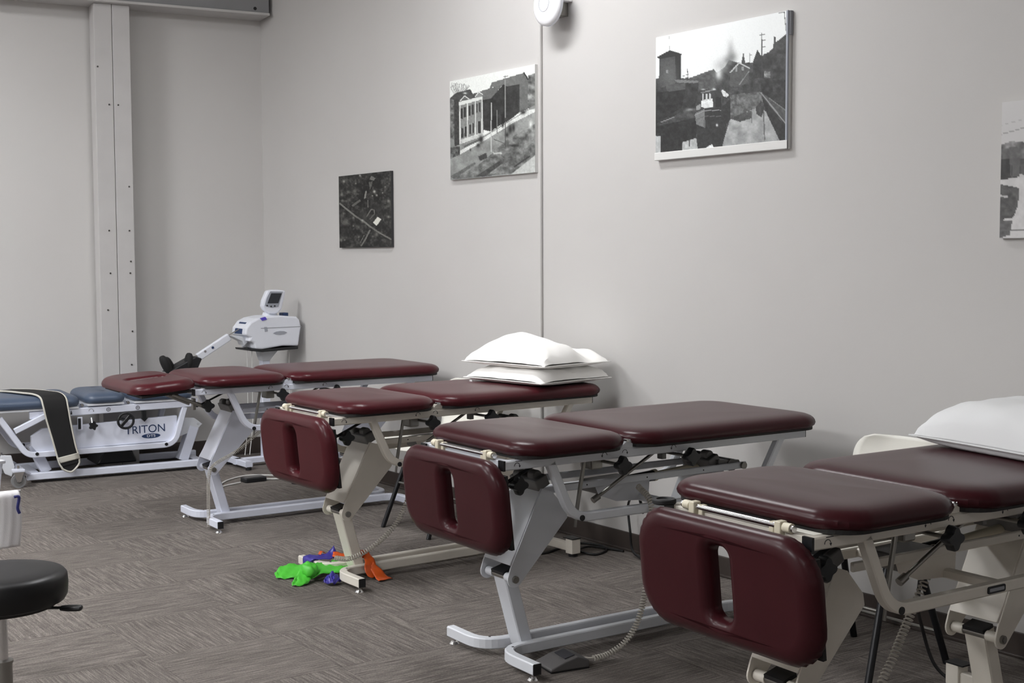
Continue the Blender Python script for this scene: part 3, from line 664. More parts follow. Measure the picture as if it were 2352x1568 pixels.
# ------------------------------------------------------------------ pillows
def pillow(name, label, loc, rz, LX, LY, th, m_, sag=None, seed=0, group=None, tiltx=0.0, bt=.18, droop=0.0):
    n = 34; rnd = random.Random(seed); vs = []; ph = [rnd.uniform(0, 6.28) for _ in range(8)]
    def outline(u, v):
        # pinched sides between pointed corners
        k = .055
        x = u * LX / 2 * (1 - k * (1 - v * v) * abs(u)); y = v * LY / 2 * (1 - k * (1 - u * u) * abs(v))
        return x, y
    top = []; bot = []
    for i in range(n + 1):
        for j in range(n + 1):
            u, v = -1 + 2 * i / n, -1 + 2 * j / n; x, y = outline(u, v)
            f = max(0, (1 - abs(u) ** 3.0)) ** .42 * max(0, (1 - abs(v) ** 3.0)) ** .42
            wr = .006 * (math.sin(7 * u + 3 * v + ph[0]) * math.sin(4 * v - 2 * u + ph[1]) + .6 * math.sin(13 * v + 5 * u + ph[2]) + .4 * math.sin(17 * u - 9 * v + ph[3])) * (.35 + .65 * (max(abs(u), abs(v))))
            e = min(1, f * 4)
            dr = -droop * max(abs(u), abs(v)) ** 5
            zt = th * (1 - bt) * f + wr * e + dr; zb = -th * bt * min(1, f * 1.5) + dr * .8
            if sag: d = sag(u, v); zt += d * e; zb += (d * .25 * e if d > 0 else 0)
            top.append(Vector((x, y, zt))); bot.append(Vector((x, y, zb)))
    mb = MB(); N = n + 1; q = [(i * N + j, (i + 1) * N + j, (i + 1) * N + j + 1, i * N + j + 1) for i in range(n) for j in range(n)]
    mb.add(top, q, True); mb.add(bot, [t_[::-1] for t_ in q], True)
    root = thing(name, label, 'pillow', loc, rz, group); root.rotation_euler = (tiltx, 0, rz)
    o = mb.build('cover', m_, root, smooth=True); ms = o.modifiers.new('soft', 'SMOOTH'); ms.factor = .5; ms.iterations = 3
    sm = []
    for i in range(n + 1): sm.append(top[i * N].lerp(bot[i * N], .5))
    for j in range(1, n + 1): sm.append(top[n * N + j].lerp(bot[n * N + j], .5))
    for i in range(n - 1, -1, -1): sm.append(top[i * N + n].lerp(bot[i * N + n], .5))
    for j in range(n - 1, -1, -1): sm.append(top[j].lerp(bot[j], .5))
    MB().tube(sm, .0025, 5).build('seam', m_, root)
    return root
sd = lambda v, a, b: max(0, min(1, (v - a) / (b - a)))
P1 = pillow('pillow', 'lower of the two white pillows stacked on the second-farthest maroon table', (3.80, 5.08, .849), math.radians(8), .48, .54, .092, 'cloth_white', None, 3, 'white pillows', bt=.2, droop=.004)
P2 = pillow('pillow', 'plump upper white pillow of the stack, dented at the wall side', (3.80, 5.09, .934), math.radians(9), .465, .56, .118, 'cloth_white',
            lambda u, v: -.05 * math.exp(-((u - .55) ** 2) / .12) * (1 if True else 0) + .035 * math.exp(-((u + .15) ** 2 + (v - .25) ** 2) / .22) + .02 * sd(u, .6, 1.0), 5, 'white pillows', bt=.2, droop=.012)
MB().box((-.235, .22, -.03), (.003, .02, .03)).build('care_tag', 'cloth_cool', P1)
P4 = pillow('pillow', 'single white pillow on the nearest maroon table at the right edge', (3.63, 2.25, .855), math.radians(-12), .48, .70, .16, 'cloth_cool', None, 11, 'white pillows', bt=.17)

# ------------------------------------------------------------------ white chairs behind the tables
def chair(label, loc, rz):
    ch = thing('plastic_chair', label, 'chair', loc, rz, 'white shell chairs by the wall')
    prof = smooth_path([(-.235, .437), (-.215, .458), (-.10, .455), (.05, .448), (.155, .462), (.195, .52), (.215, .62), (.235, .72), (.243, .772)], 5)if False else None
    pts = [Vector((x, 0, z)) for x, z in ((-.235, .430), (-.21, .456), (-.10, .452), (.05, .446), (.155, .462), (.195, .525), (.215, .62), (.232, .71), (.241, .775))]
    P = smooth_path(pts, 5); n = len(P); cols = 16; L = [0]
    for a_, b_ in zip(P, P[1:]): L.append(L[-1] + (b_ - a_).length)
    g = []
    for i, p in enumerate(P):
        hw_ = .215; d0 = L[-1] - L[i]; d1 = L[i]; cr = .085
        for d in (d0, d1):
            if d < cr: hw_ = min(hw_, .215 - cr + math.sqrt(max(0, cr * cr - (cr - d) ** 2)))
        for k in range(cols + 1):
            v = -1 + 2 * k / cols; back = sd(p.z, .46, .6)
            g.append(Vector((p.x - back * .03 * v * v, v * hw_, p.z + (1 - back) * .018 * v * v)))
    mb = MB().add(g, [(i * (cols + 1) + k, i * (cols + 1) + k + 1, (i + 1) * (cols + 1) + k + 1, (i + 1) * (cols + 1) + k) for i in range(n - 1) for k in range(cols)], True)
    o = mb.build('shell', 'chair_white', ch, smooth=True); md = o.modifiers.new('s', 'SOLIDIFY'); md.thickness = .007
    for s in (-1, 1):
        MB().cyl((.06, s * .16, .445), (.20, s * .205, 0.0), .0125, 12).build('leg', 'metal_black', ch)
        MB().cyl((-.06, s * .16, .445), (-.225, s * .205, 0.0), .0125, 12).build('leg', 'metal_black', ch)
        MB().rect_tube([(-.13, s * .15, .437), (.13, s * .15, .437)], .02, .016).build('seat_rail', 'metal_black', ch)
    MB().cyl((.163, -.193, .118), (.163, .193, .118), .006, 10).build('rung', 'metal_dull', ch)
    MB().cyl((-.139, -.18, .235), (-.139, .18, .235), .006, 10).build('rung', 'metal_dull', ch)
    MB().box((0, 0, .437), (.02, .30, .016)).build('seat_bar', 'metal_black', ch)
    return ch
mat('chair_white', srgb(232, 230, 222), 0.4)
chair('white plastic shell chair with black legs behind the nearest maroon table', (3.665, 2.975, 0), math.radians(0))
chair('white plastic shell chair with black legs behind the table that carries stacked pillows', (3.685, 5.79, 0), math.radians(4))

# ------------------------------------------------------------------ exercise bands round the foot of the second-farthest table
gb = thing('resistance_band', 'bright green knotted elastic band lying at the beige table foot', 'elastic band', (2.66, 5.17, 0), 0, 'elastic exercise bands')
def rel(o, pts): return [tuple(Vector(p) - o.location) for p in pts]
def band(parent, name, m_, pts, wv, seed, wob=.006):
    L_, R_ = ribbon(rel(parent, pts), wv, 6); return sheet(L_, R_, .002, name, m_, parent, 6, wob, seed)
band(gb, 'band_strip', 'band_green', [(2.60, 5.17, .045), (2.655, 5.165, .05), (2.72, 5.16, .045), (2.78, 5.17, .05), (2.845, 5.185, .075)], [(.004, .04, .022), (.0, .05, .012), (.0, .052, .015), (0, .045, .018), (0, .02, .01)], 1, .008)
band(gb, 'band_tail', 'band_green', [(2.50, 5.30, .012), (2.53, 5.295, .02), (2.57, 5.28, .028), (2.61, 5.25, .035), (2.62, 5.20, .045)], [(.006, .022, .004), (.005, .04, .016), (.004, .045, .02), (.01, .035, .015), (.015, .02, .01)], 2, .006)
band(gb, 'band_tail', 'band_green', [(2.495, 5.125, .010), (2.53, 5.13, .018), (2.565, 5.15, .03), (2.60, 5.165, .05)], [(.004, .010, .004), (.003, .035, .012), (.002, .045, .02), (0, .03, .03)], 3, .006)
kn = blob((-.062, -.012, .052), (.034, .042, .028), 'band_knot', 'band_green', gb, Matrix.Rotation(.4, 3, 'X'))
for v in kn.data.vertices: v.co += Vector((math.sin(v.co.y * 190) * .004, math.sin(v.co.x * 210) * .004, math.sin(v.co.x * 170 + v.co.y * 140) * .006))
pu = thing('resistance_band', 'purple elastic band wrapped over the beige table foot', 'elastic band', (2.69, 5.28, 0), 0, 'elastic exercise bands')
band(pu, 'band_strip', 'band_purple', [(2.662, 5.305, .030), (2.668, 5.31, .066), (2.70, 5.30, .069), (2.74, 5.28, .068), (2.775, 5.285, .074), (2.80, 5.30, .095)], [(.0, .045, 0), (.0, .045, 0), (0, .045, .002), (0, .042, .002), (.0, .03, .006), (.0, .012, .012)], 4, .003)
band(pu, 'band_strip', 'band_purple', [(2.66, 5.255, .068), (2.662, 5.262, .035), (2.668, 5.262, .012)], [(.03, .02, 0), (.03, .02, 0), (.03, .02, 0)], 9, .002)
band(pu, 'band_tail', 'band_purple', [(2.62, 5.06, .012), (2.645, 5.05, .028), (2.665, 5.045, .03), (2.70, 5.06, .02)], [(0, .015, 0), (.01, .035, .012), (.01, .03, .018), (0, .015, .0)], 5, .01)
orb = thing('resistance_band', 'orange elastic band knotted round the beige base rail', 'elastic band', (2.80, 5.12, 0), 0, 'elastic exercise bands')
band(orb, 'band_strip', 'band_orange', [(2.76, 5.245, .085), (2.79, 5.20, .082), (2.82, 5.17, .080), (2.85, 5.14, .088), (2.865, 5.12, .098)], [(.01, .014, .006), (.012, .018, .006), (.012, .018, .006), (.016, .016, .006), (.018, .01, .004)], 6, .005)
band(orb, 'band_tail', 'band_orange', [(2.855, 5.125, .10), (2.85, 5.07, .080), (2.842, 5.045, .05), (2.84, 5.03, .025), (2.845, 5.015, .010)], [(.012, .0, .01), (.022, .0, .004), (.030, .0, .0), (.026, 0, 0), (.018, .0, 0)], 7, .005)
band(orb, 'band_tail', 'band_orange', [(2.85, 5.05, .06), (2.86, 5.02, .035), (2.865, 4.985, .014), (2.87, 4.96, .008)], [(.010, 0, .012), (.02, 0, .008), (.03, 0, .0), (.038, .004, .0)], 8, .003)
blob((.052, .008, .094), (.022, .024, .018), 'band_knot', 'band_orange', orb)
rd = band(orb, 'band_end', 'band_orange', [(2.735, 5.33, .07), (2.75, 5.335, .082), (2.765, 5.33, .072)], [(0, .012, 0)] * 3, 12, .002)

# ------------------------------------------------------------------ foot pedal and cords
fp = thing('foot_pedal', 'grey wedge foot pedal on the carpet with coiled cord, beside the grey table base', 'foot pedal', (2.76, 3.548, 0), math.radians(-10))
MB().prism([(-.075, .004), (.075, .004), (.075, .030), (.03, .046), (-.02, .034), (-.075, .014)], 'y', -.062, .062).build('pedal_body', 'pedal_grey', fp, bevel=.004)
MB().prism([(-.01, .0375), (.028, .0468), (.028, .0485), (-.01, .040)], 'y', -.04, .04).build('treadle', 'mark_dark', fp)
MB().box((0, 0, .003), (.15, .124, .004)).build('pedal_mat', 'rubber_black', fp)
def own(o, T, name_label):
    o.parent = T; o.matrix_parent_inverse = (Matrix.Translation(T.location) @ Matrix.Rotation(T.rotation_euler.z, 4, 'Z')).inverted(); o['label'] = name_label
    return o
def lw(o, pts):
    M = Matrix.Translation(o.location) @ Matrix.Rotation(o.rotation_euler.z, 4, 'Z'); Mi = M.inverted(); return [Mi @ Vector(p) for p in pts]
MB().tube(lw(fp, [(2.835, 3.53, .022), (2.85, 3.51, .022), (2.865, 3.50, .022)]), .0035, 6).build('cord_end', 'cord_grey', fp)
coil(lw(fp, [(2.862, 3.50, .020), (2.92, 3.485, .030), (2.975, 3.455, .075), (3.02, 3.44, .15), (3.055, 3.44, .27), (3.075, 3.445, .40), (3.09, 3.455, .55), (3.11, 3.55, .60)]), .0095, .0026, 74).build('coil_cord', 'cord_grey', fp)
own(coil([(2.70, 5.11, .10), (2.73, 5.02, .112), (2.81, 4.96, .165), (2.905, 4.93, .255), (2.975, 4.94, .36), (3.05, 5.0, .50), (3.1, 5.05, .57)], .0095, .0026, 70).build('coiled_cord', 'cord_grey'), T2, 'coiled grey cord hanging down to the elastic bands')
own(coil([(3.10, 6.46, .56), (2.965, 6.44, .505), (2.84, 6.44, .415), (2.70, 6.44, .348), (2.672, 6.45, .29), (2.675, 6.47, .18), (2.678, 6.48, .012)], .008, .0022, 95).build('coiled_cord', 'cord_grey'), T1, 'coiled grey cord along the lift arm of the farthest maroon table')
own(coil([(3.13, 2.29, .60), (3.07, 2.27, .53), (3.0, 2.27, .43), (2.90, 2.25, .33), (2.83, 2.24, .25), (2.76, 2.2, .12), (2.74, 2.18, .012)], .011, .0026, 62).build('coiled_cord', 'cord_grey'), T4, 'coiled grey cord dangling under the nearest maroon table')
own(MB().tube(smooth_path([(3.28, 3.74, .53), (3.40, 3.85, .42), (3.72, 4.25, .40), (4.02, 4.655, .26), (4.045, 4.67, .12), (4.05, 4.655, .03), (4.02, 4.53, .006), (3.9, 4.3, .006), (3.75, 4.1, .006)], 10), .006, 8).build('power_cord', 'cord_black'), T3, 'black power cord dropping from the grey table to the floor')
own(MB().tube(smooth_path([(3.6, 5.0, .006), (3.75, 4.96, .006), (3.88, 5.0, .006), (4.02, 5.03, .006), (4.075, 4.93, .006), (4.03, 4.83, .006), (3.93, 4.79, .006), (3.90, 4.88, .012), (4.0, 4.92, .012), (4.075, 4.80, .006), (4.08, 4.76, .006)], 10), .006, 8).build('power_cord', 'cord_black'), T2, 'black power cord looped on the carpet by the beige rear foot')
own(MB().tube(smooth_path([(3.25, 2.42, .53), (3.42, 2.56, .34), (3.60, 2.68, .20), (3.66, 2.66, .05), (3.70, 2.55, .006), (3.80, 2.3, .006)], 10), .006, 8).build('power_cord', 'cord_black'), T4, 'black power cord hanging from the nearest maroon table')

# ------------------------------------------------------------------ black stool, front left
st = thing('rolling_stool', 'round black padded stool with chrome column at the lower left corner', 'stool', (.945, 3.795, 0))
MB().lathe([(.0, .462), (.160, .462), (.174, .467), (.181, .48), (.183, .51), (.181, .535), (.172, .546), (.150, .551), (.10, .553), (0, .554)], (0, 0, 0), 64).build('seat', 'vinyl_black', st)
MB().lathe([(0, .452), (.15, .452), (.155, .463), (0, .463)], (0, 0, 0), 40).build('seat_board', 'board_black', st)
MB().box((0, 0, .445), (.14, .14, .014), Matrix.Rotation(.4, 3, 'Z')).build('seat_plate', 'metal_black', st)
MB().cyl((0, 0, .28), (0, 0, .44), .0165, 24).build('column', 'metal_chrome', st)
MB().cyl((0, 0, .12), (0, 0, .29), .027, 24).cyl((0, 0, .29), (0, 0, .297), .030, 24).build('gas_cylinder', 'metal_dull', st)
dirx = Vector((.812, -.584, 0))
lv = MB().cyl(Vector((0, 0, .445)), dirx * .175 + Vector((0, 0, .447)), .004, 10).build('lever', 'metal_black', st)
lh = MB(); rr = []
for t_, r_ in ((.168, .006), (.172, .010), (.19, .0125), (.215, .0125), (.226, .011), (.229, .007)):
    pd = Vector((.584, .812, 0)); rr.append([dirx * t_ + Vector((0, 0, .446)) + pd * (r_ * 1.5 * math.cos(a)) + Vector((0, 0, r_ * .7 * math.sin(a))) for a in [2 * math.pi * q / 16 for q in range(16)]])
lh.loft(rr, True, True).build('lever_grip', 'plastic_black', lv)
for q in range(5):
    a = 2 * math.pi * q / 5 + .3; d = Vector((math.cos(a), math.sin(a), 0))
    sp = MB().rect_tube([d * .02 + Vector((0, 0, .115)), d * .26 + Vector((0, 0, .075))], .034, .028).build('base_spoke', 'plastic_black', st)
    MB().cyl(d * .25 + Vector((0, 0, .055)), d * .25 + Vector((0, 0, .08)), .008, 10).build('caster_stem', 'metal_chrome', sp)
    n_ = Vector((-d.y, d.x, 0)); MB().cyl(d * .25 + n_ * -.02 + Vector((0, 0, .029)), d * .25 + n_ * .02 + Vector((0, 0, .029)), .029, 20).build('caster', 'rubber_black', sp)

# stand at the left edge with a towel hung on it
es = thing('towel_stand', 'bluish-white metal stand at the left edge behind the black stool', 'stand', (1.162, 4.62, 0))
MB().rect_tube([(-.012, 0, .735), (-.10, .02, .02)], .035, .035, (0, 1, 0)).build('post', 'paint_bluewhite', es)
MB().box((-.012, 0, .739), (.045, .045, .012), Matrix.Rotation(.3, 3, 'Z')).build('post_cap', 'plastic_white', es, bevel=.003)
MB().rect_tube([(-.36, .02, .02), (-.07, .02, .02)], .05, .036).rect_tube([(-.10, -.15, .02), (-.10, .2, .02)], .05, .036).build('foot', 'paint_bluewhite', es)
MB().cyl((-.02, -.02, .625), (.03, -.06, .625), .009, 12).build('hook_arm', 'metal_dull', es)
tw = thing('hand_towel', 'white terry towel with a blue tab hanging at the left edge', 'towel', (1.185, 4.57, .60))
def towel_sheet(y0, drop, x0, x1, seed):
    n, k_ = 22, 14; g = []
    for i in range(n + 1):
        t = i / n; ang = min(1, t / .18)
        for j in range(k_ + 1):
            s_ = j / k_; x = x0 + (x1 - x0) * s_
            if t < .18: y = y0 * math.sin(ang * math.pi / 2); z = .045 - .018 * (1 - math.cos(ang * math.pi / 2))
            else: y = y0; z = .027 - (t - .18) / .82 * drop
            y += .004 * math.sin(7 * s_ + seed) * t + .0012 * math.sin(23 * s_ + 2 * t + seed)
            x += .010 * math.sin(3 * t + seed) * t + .012 * t * (s_ - .5)
            g.append(Vector((x, y, z)))
    return MB().add(g, [(i * (k_ + 1) + j, i * (k_ + 1) + j + 1, (i + 1) * (k_ + 1) + j + 1, (i + 1) * (k_ + 1) + j) for i in range(n) for j in range(k_)], True)
for y0, dr, xa, xb, sd_ in ((-.028, .172, -.075, .018, 1), (.022, .150, -.06, .030, 2)):
    o = towel_sheet(y0, dr, xa, xb, sd_).build('towel_fold', 'towel_white', tw, smooth=True); md = o.modifiers.new('s', 'SOLIDIFY'); md.thickness = .006
MB().tube(smooth_path([(-.002, -.036, .028), (.014, -.036, .025), (.008, -.038, -.01), (.014, -.037, -.03)], 6), .005, 6).build('tab', 'strap_blue', tw)

# ------------------------------------------------------------------ photo canvases
def lin(c): return np.where(c <= .04045, c / 12.92, ((c + .055) / 1.055) ** 2.4)
def vnoise(X, Y, sc, seed):
    rs = np.random.RandomState(seed); G = rs.rand(64, 64); x = X * sc; y = Y * sc
    xi = np.floor(x).astype(int); yi = np.floor(y).astype(int); fx = x - xi; fy = y - yi; fx = fx * fx * (3 - 2 * fx); fy = fy * fy * (3 - 2 * fy)
    g = lambda a, b: G[a % 64, b % 64]
    return (g(xi, yi) * (1 - fx) + g(xi + 1, yi) * fx) * (1 - fy) + (g(xi, yi + 1) * (1 - fx) + g(xi + 1, yi + 1) * fx) * fy
class Art:
    def __init__(s, nu, nv, quad, bg):
        u, v = np.meshgrid(np.linspace(0, 1, nu), np.linspace(0, 1, nv)); (tl, tr, br_, bl) = [np.array(q, float) for q in quad]
        # perspective-true mapping of the unit square on the drawing quad
        A = []; Bv = []
        for (a, b), (x, y) in zip(((0, 0), (1, 0), (1, 1), (0, 1)), (tl, tr, br_, bl)):
            A += [[a, b, 1, 0, 0, 0, -a * x, -b * x], [0, 0, 0, a, b, 1, -a * y, -b * y]]; Bv += [x, y]
        h = np.linalg.solve(np.array(A), np.array(Bv)); d = h[6] * u + h[7] * v + 1
        s.X = (h[0] * u + h[1] * v + h[2]) / d; s.Y = (h[3] * u + h[4] * v + h[5]) / d
        s.u, s.v = u, v; s.I = np.full(u.shape, bg, float); s.nu, s.nv = nu, nv
    def poly(s, pts, val, tex=0.0, sc=.05, seed=1):
        m_ = np.zeros(s.I.shape, bool); n = len(pts)
        for i in range(n):
            (x1, y1), (x2, y2) = pts[i], pts[(i + 1) % n]
            if y1 == y2: continue
            m_ ^= ((y1 > s.Y) != (y2 > s.Y)) & (s.X < (x2 - x1) * (s.Y - y1) / (y2 - y1) + x1)
        s.I[m_] = val
        if tex: s.I[m_] += tex * (vnoise(s.X, s.Y, sc, seed) - .5)[m_] + tex * .5 * (vnoise(s.X, s.Y, sc * 3, seed + 9) - .5)[m_]
    def line(s, pts, val, w_):
        for (x1, y1), (x2, y2) in zip(pts, pts[1:]):
            dx, dy = x2 - x1, y2 - y1; L2 = dx * dx + dy * dy + 1e-9
            t = np.clip(((s.X - x1) * dx + (s.Y - y1) * dy) / L2, 0, 1)
            m_ = np.hypot(s.X - x1 - t * dx, s.Y - y1 - t * dy) < w_ / 2; s.I[m_] = val
    def soft(s, cx, cy, rx, ry, val, k):
        g = np.exp(-(((s.X - cx) / rx) ** 2 + ((s.Y - cy) / ry) ** 2)) * k; s.I = s.I * (1 - g) + val * g
    def rect(s, x0, y0, x1, y1, val, **k): s.poly([(x0, y0), (x1, y0), (x1, y1), (x0, y1)], val, **k)
def canvas(label, y0, y1, z0, z1, art, tint=(1, 1, 1), sides='canvas_white', rail=False, dark_side=False):
    th = .018; t = thing('photo_canvas', label, 'picture', (WX, (y0 + y1) / 2, (z0 + z1) / 2), 0, 'black and white photo canvases')
    W, H_ = y1 - y0, z1 - z0
    MB().box((-th / 2 - .0005, 0, 0), (th - .001, W, H_)).build('canvas_body', sides, t)
    nu, nv = art.nu, art.nv; vs = []
    for j in range(nv):
        for i in range(nu): vs.append((-th - .0008, W / 2 - W * i / (nu - 1), H_ / 2 - H_ * j / (nv - 1)))
    fs = [(j * nu + i, (j + 1) * nu + i, (j + 1) * nu + i + 1, j * nu + i + 1) for j in range(nv - 1) for i in range(nu - 1)]
    me = bpy.data.meshes.new('print'); me.from_pydata(vs, [], fs); me.update()
    ca = me.color_attributes.new('Col', 'FLOAT_COLOR', 'POINT'); I = np.clip((art.I - .5) * 1.14 + .475, .02, .97).ravel(); col_ = np.ones((nu * nv, 4), np.float32)
    for c_ in range(3): col_[:, c_] = lin(np.clip(I * tint[c_], 0, 1))
    ca.data.foreach_set('color', col_.ravel()); me.materials.append(MAT['photo_print'])
    o = bpy.data.objects.new('print', me); C.objects.link(o); o.parent = t
    if rail:
        MB().rect_tube([(-th - .004, W / 2, -H_ / 2 + .018), (-th - .004, -W / 2, -H_ / 2 + .018)], .008, .036).build('bottom_rail', 'canvas_white', t)
        MB().rect_tube([(-th - .003, -W / 2 + .006, -H_ / 2), (-th - .003, -W / 2 + .006, H_ / 2)], .008, .012, (0, 1, 0)).build('edge_strip', 'panel_grey', t)
        MB().box((-th / 2, -W / 2 - .003, H_ / 2 - .05), (th, .008, .10)).build('corner_cover', 'mark_grey', t, bevel=.003)
    return t
k1 = .9956
# canal with steam tug
A = Art(230, 165, [(103, 335), (1290, 95), (1290, 1330), (107, 1440)], .94)
A.I += (A.v * -.03)
A.poly([(100, 700), (400, 700), (560, 640), (620, 620), (650, 650), (720, 600), (760, 540), (830, 560), (1000, 560), (1295, 560), (1295, 1450), (100, 1450)], .30, .14, .03, 3)
A.poly([(400, 705), (480, 670), (560, 640), (620, 620), (640, 760), (620, 800), (490, 800)], .36, .1)
A.poly([(1060, 490), (1110, 470), (1150, 430), (1158, 330), (1170, 330), (1172, 380), (1200, 360), (1295, 280), (1295, 720), (1060, 720)], .27, .14, .03, 4)
A.poly([(970, 560), (1010, 445), (1042, 500), (1060, 500), (1060, 700), (970, 700)], .25, .1)
A.poly([(868, 560), (885, 465), (903, 560)], .33); A.poly([(770, 650), (850, 560), (940, 612), (930, 740), (845, 780), (770, 775)], .37, .06)
A.line([(770, 648), (850, 562), (940, 612)], .78, 10); A.rect(815, 600, 832, 640, .6); A.rect(870, 595, 890, 630, .6); A.line([(935, 640), (850, 760)], .6, 6)
A.line([(1048, 300), (1052, 700)], .3, 7); [A.line([(1020, y), (1078, y - 6)], .4, 5) for y in (316, 366, 425)]
A.line([(942, 475), (944, 560)], .55, 4); A.line([(925, 495), (960, 490)], .6, 4)
A.line([(1246, 108), (1266, 290)], .45, 7); A.line([(1195, 122), (1252, 110)], .5, 5)
A.rect(1070, 640, 1130, 700, .5, tex=.4, sc=.06)
A.soft(772, 440, 28, 70, .72, .7); A.soft(785, 510, 40, 50, .5, .75); A.soft(750, 545, 40, 40, .45, .7); A.soft(690, 600, 55, 60, .66, .7); A.soft(665, 665, 30, 60, .93, .9); A.soft(640, 740, 60, 40, .4, .5)
A.poly([(135, 510), (330, 480), (330, 725), (130, 805)], .33, .06); A.poly([(275, 505), (325, 490), (328, 712), (285, 712)], .2)
A.poly([(108, 512), (228, 448), (342, 484), (322, 498), (132, 526)], .2); A.line([(222, 320), (224, 450)], .6, 4); A.rect(195, 625, 215, 655, .65); A.soft(235, 690, 70, 120, .46, .6)
A.line([(385, 615), (395, 720)], .35, 6); A.line([(345, 680), (395, 665)], .4, 5); A.line([(345, 705), (390, 695)], .4, 5)
A.poly([(270, 712), (488, 722), (480, 742), (300, 740)], .5); A.poly([(105, 800), (290, 742), (486, 742), (480, 960), (360, 985), (105, 1135)], .24, .1, .03, 6); A.poly([(190, 760), (370, 742), (370, 800), (210, 830)], .36, .06)
A.poly([(105, 830), (370, 800), (340, 960), (105, 1110)], .2, .1, .04, 8); A.line([(150, 1095), (275, 1045)], .6, 6); A.soft(410, 980, 40, 12, .7, .7)
A.poly([(1040, 730), (1295, 680), (1295, 1010), (1050, 830)], .25, .16, .03, 11)
A.poly([(770, 850), (1040, 822), (1070, 900), (1000, 965), (770, 1060)], .44, .2, .05, 12)
A.poly([(770, 1070), (1000, 965), (1060, 970), (1100, 1010), (1250, 1300), (690, 1350)], .66, .14, .02, 13)
A.poly([(780, 1065), (900, 1010), (960, 990), (960, 1060), (860, 1090)], .34, .1); A.poly([(1000, 960), (1050, 900), (1085, 960), (1050, 1050), (1005, 1020)], .3, .1); A.line([(1070, 1000), (1082, 1250)], .42, 10); A.line([(962, 1000), (964, 1100)], .42, 6)
A.poly([(1040, 820), (1295, 1000), (1295, 1150), (1060, 860)], .36, .08); A.line([(1045, 830), (1295, 1140)], .58, 12); A.line([(1120, 880), (1295, 1010)], .5, 8)
A.poly([(1050, 860), (1295, 1170), (1295, 1310), (1240, 1310), (1100, 1020)], .22, .06)
A.poly([(105, 1130), (480, 1050), (480, 1140), (465, 1235), (345, 1275), (345, 1400), (150, 1405), (150, 1215), (105, 1215)], .2, .08); A.poly([(105, 1218), (150, 1215), (150, 1400), (105, 1405)], .72, .1); A.poly([(345, 1275), (470, 1235), (490, 1370), (345, 1385)], .72, .12); A.line([(408, 1250), (408, 1310)], .3, 8)
A.poly([(450, 1010), (540, 965), (690, 965), (775, 880), (775, 1070), (740, 1110), (700, 1340), (560, 1360), (490, 1355), (470, 1110)], .24, .06); A.poly([(455, 1015), (540, 975), (540, 1140), (470, 1112)], .5, .05)
A.line([(455, 1030), (540, 990), (690, 985)], .6, 7); A.line([(460, 1075), (545, 1040), (690, 1040)], .42, 6); A.line([(540, 975), (545, 1140)], .55, 5)
A.poly([(465, 900), (515, 820), (640, 800), (700, 830), (700, 965), (540, 962), (465, 990)], .28, .08); A.line([(510, 830), (640, 800)], .55, 10)
A.poly([(512, 900), (615, 880), (618, 960), (540, 965), (515, 955)], .88, .12, .1, 5); [A.rect(x, 838, x + 14, 900, .8) for x in (520, 552, 585)]; A.poly([(468, 950), (505, 930), (508, 975), (470, 985)], .6)
A.poly([(690, 815), (705, 800), (760, 850), (740, 870), (710, 860)], .85, .2, .1); A.rect(640, 870, 690, 960, .2); A.soft(530, 800, 20, 6, .9, .8); A.soft(625, 797, 14, 8, .95, .9); A.soft(655, 1120, 9, 12, .95, 1)
A.poly([(530, 1350), (575, 1310), (612, 1290), (632, 1330), (600, 1358)], .86, .2, .1)
A.I += .05 * (vnoise(A.X, A.Y, .2, 2) - .5)
canvas('largest-looking canvas, steam tug on a canal with a square tower, white lower rail', 3.774 * k1, 4.592 * k1, CAM_H + (1.875 - CAM_H) * k1, CAM_H + (2.443 - CAM_H) * k1, A, (.985, 1.0, 1.0), rail=True)
# street with mill buildings
A = Art(200, 150, [(155, 385), (1055, 208), (1058, 1362), (160, 1442)], .9)
for i in range(26):
    x = 170 + (i * 37) % 200; A.line([(230 + (i % 5) * 8, 560), (x + 15 * math.sin(i), 470 - (i * 13) % 60), (x + 8, 400 + (i * 7) % 40)], .62, 5)
A.poly([(575, 460), (600, 400), (940, 298), (895, 420), (760, 445), (720, 425)], .47, .05); A.poly([(940, 298), (988, 380), (982, 690), (890, 720), (890, 415)], .44, .06, .03); A.poly([(740, 445), (892, 418), (892, 720), (830, 770), (740, 800)], .25, .08, .03)
A.line([(940, 298), (990, 382)], .2, 14)
A.poly([(470, 495), (720, 420), (590, 572), (500, 582)], .44, .05); A.poly([(590, 572), (722, 420), (765, 445), (835, 480), (835, 770), (760, 820), (640, 885), (600, 925), (510, 905), (500, 582)], .23, .1, .03)
A.poly([(985, 330), (1060, 300), (1060, 660), (980, 680)], .5, .35, .02, 7)
A.rect(610, 760, 650, 890, .15); A.rect(700, 740, 735, 840, .16)
A.poly([(150, 570), (220, 510), (375, 478), (400, 520), (460, 500), (502, 545), (512, 935), (300, 1065), (150, 1095)], .55, .08); A.poly([(215, 510), (372, 470), (400, 520), (455, 505), (430, 560), (255, 600), (150, 570)], .33, .08)
A.poly([(270, 590), (312, 540), (358, 572)], .42); A.line([(265, 592), (312, 540), (358, 574)], .86, 9); A.line([(425, 548), (465, 498), (503, 528)], .86, 9); A.soft(318, 512, 20, 10, .9, .9)
A.poly([(252, 605), (502, 545), (502, 578), (252, 645)], .86)
for (x0, y0, x1, y1) in ((268, 675, 292, 785), (302, 660, 328, 770), (352, 645, 374, 755), (386, 635, 408, 742), (434, 622, 450, 722), (462, 612, 480, 712)): A.rect(x0, y0, x1, y1, .25)
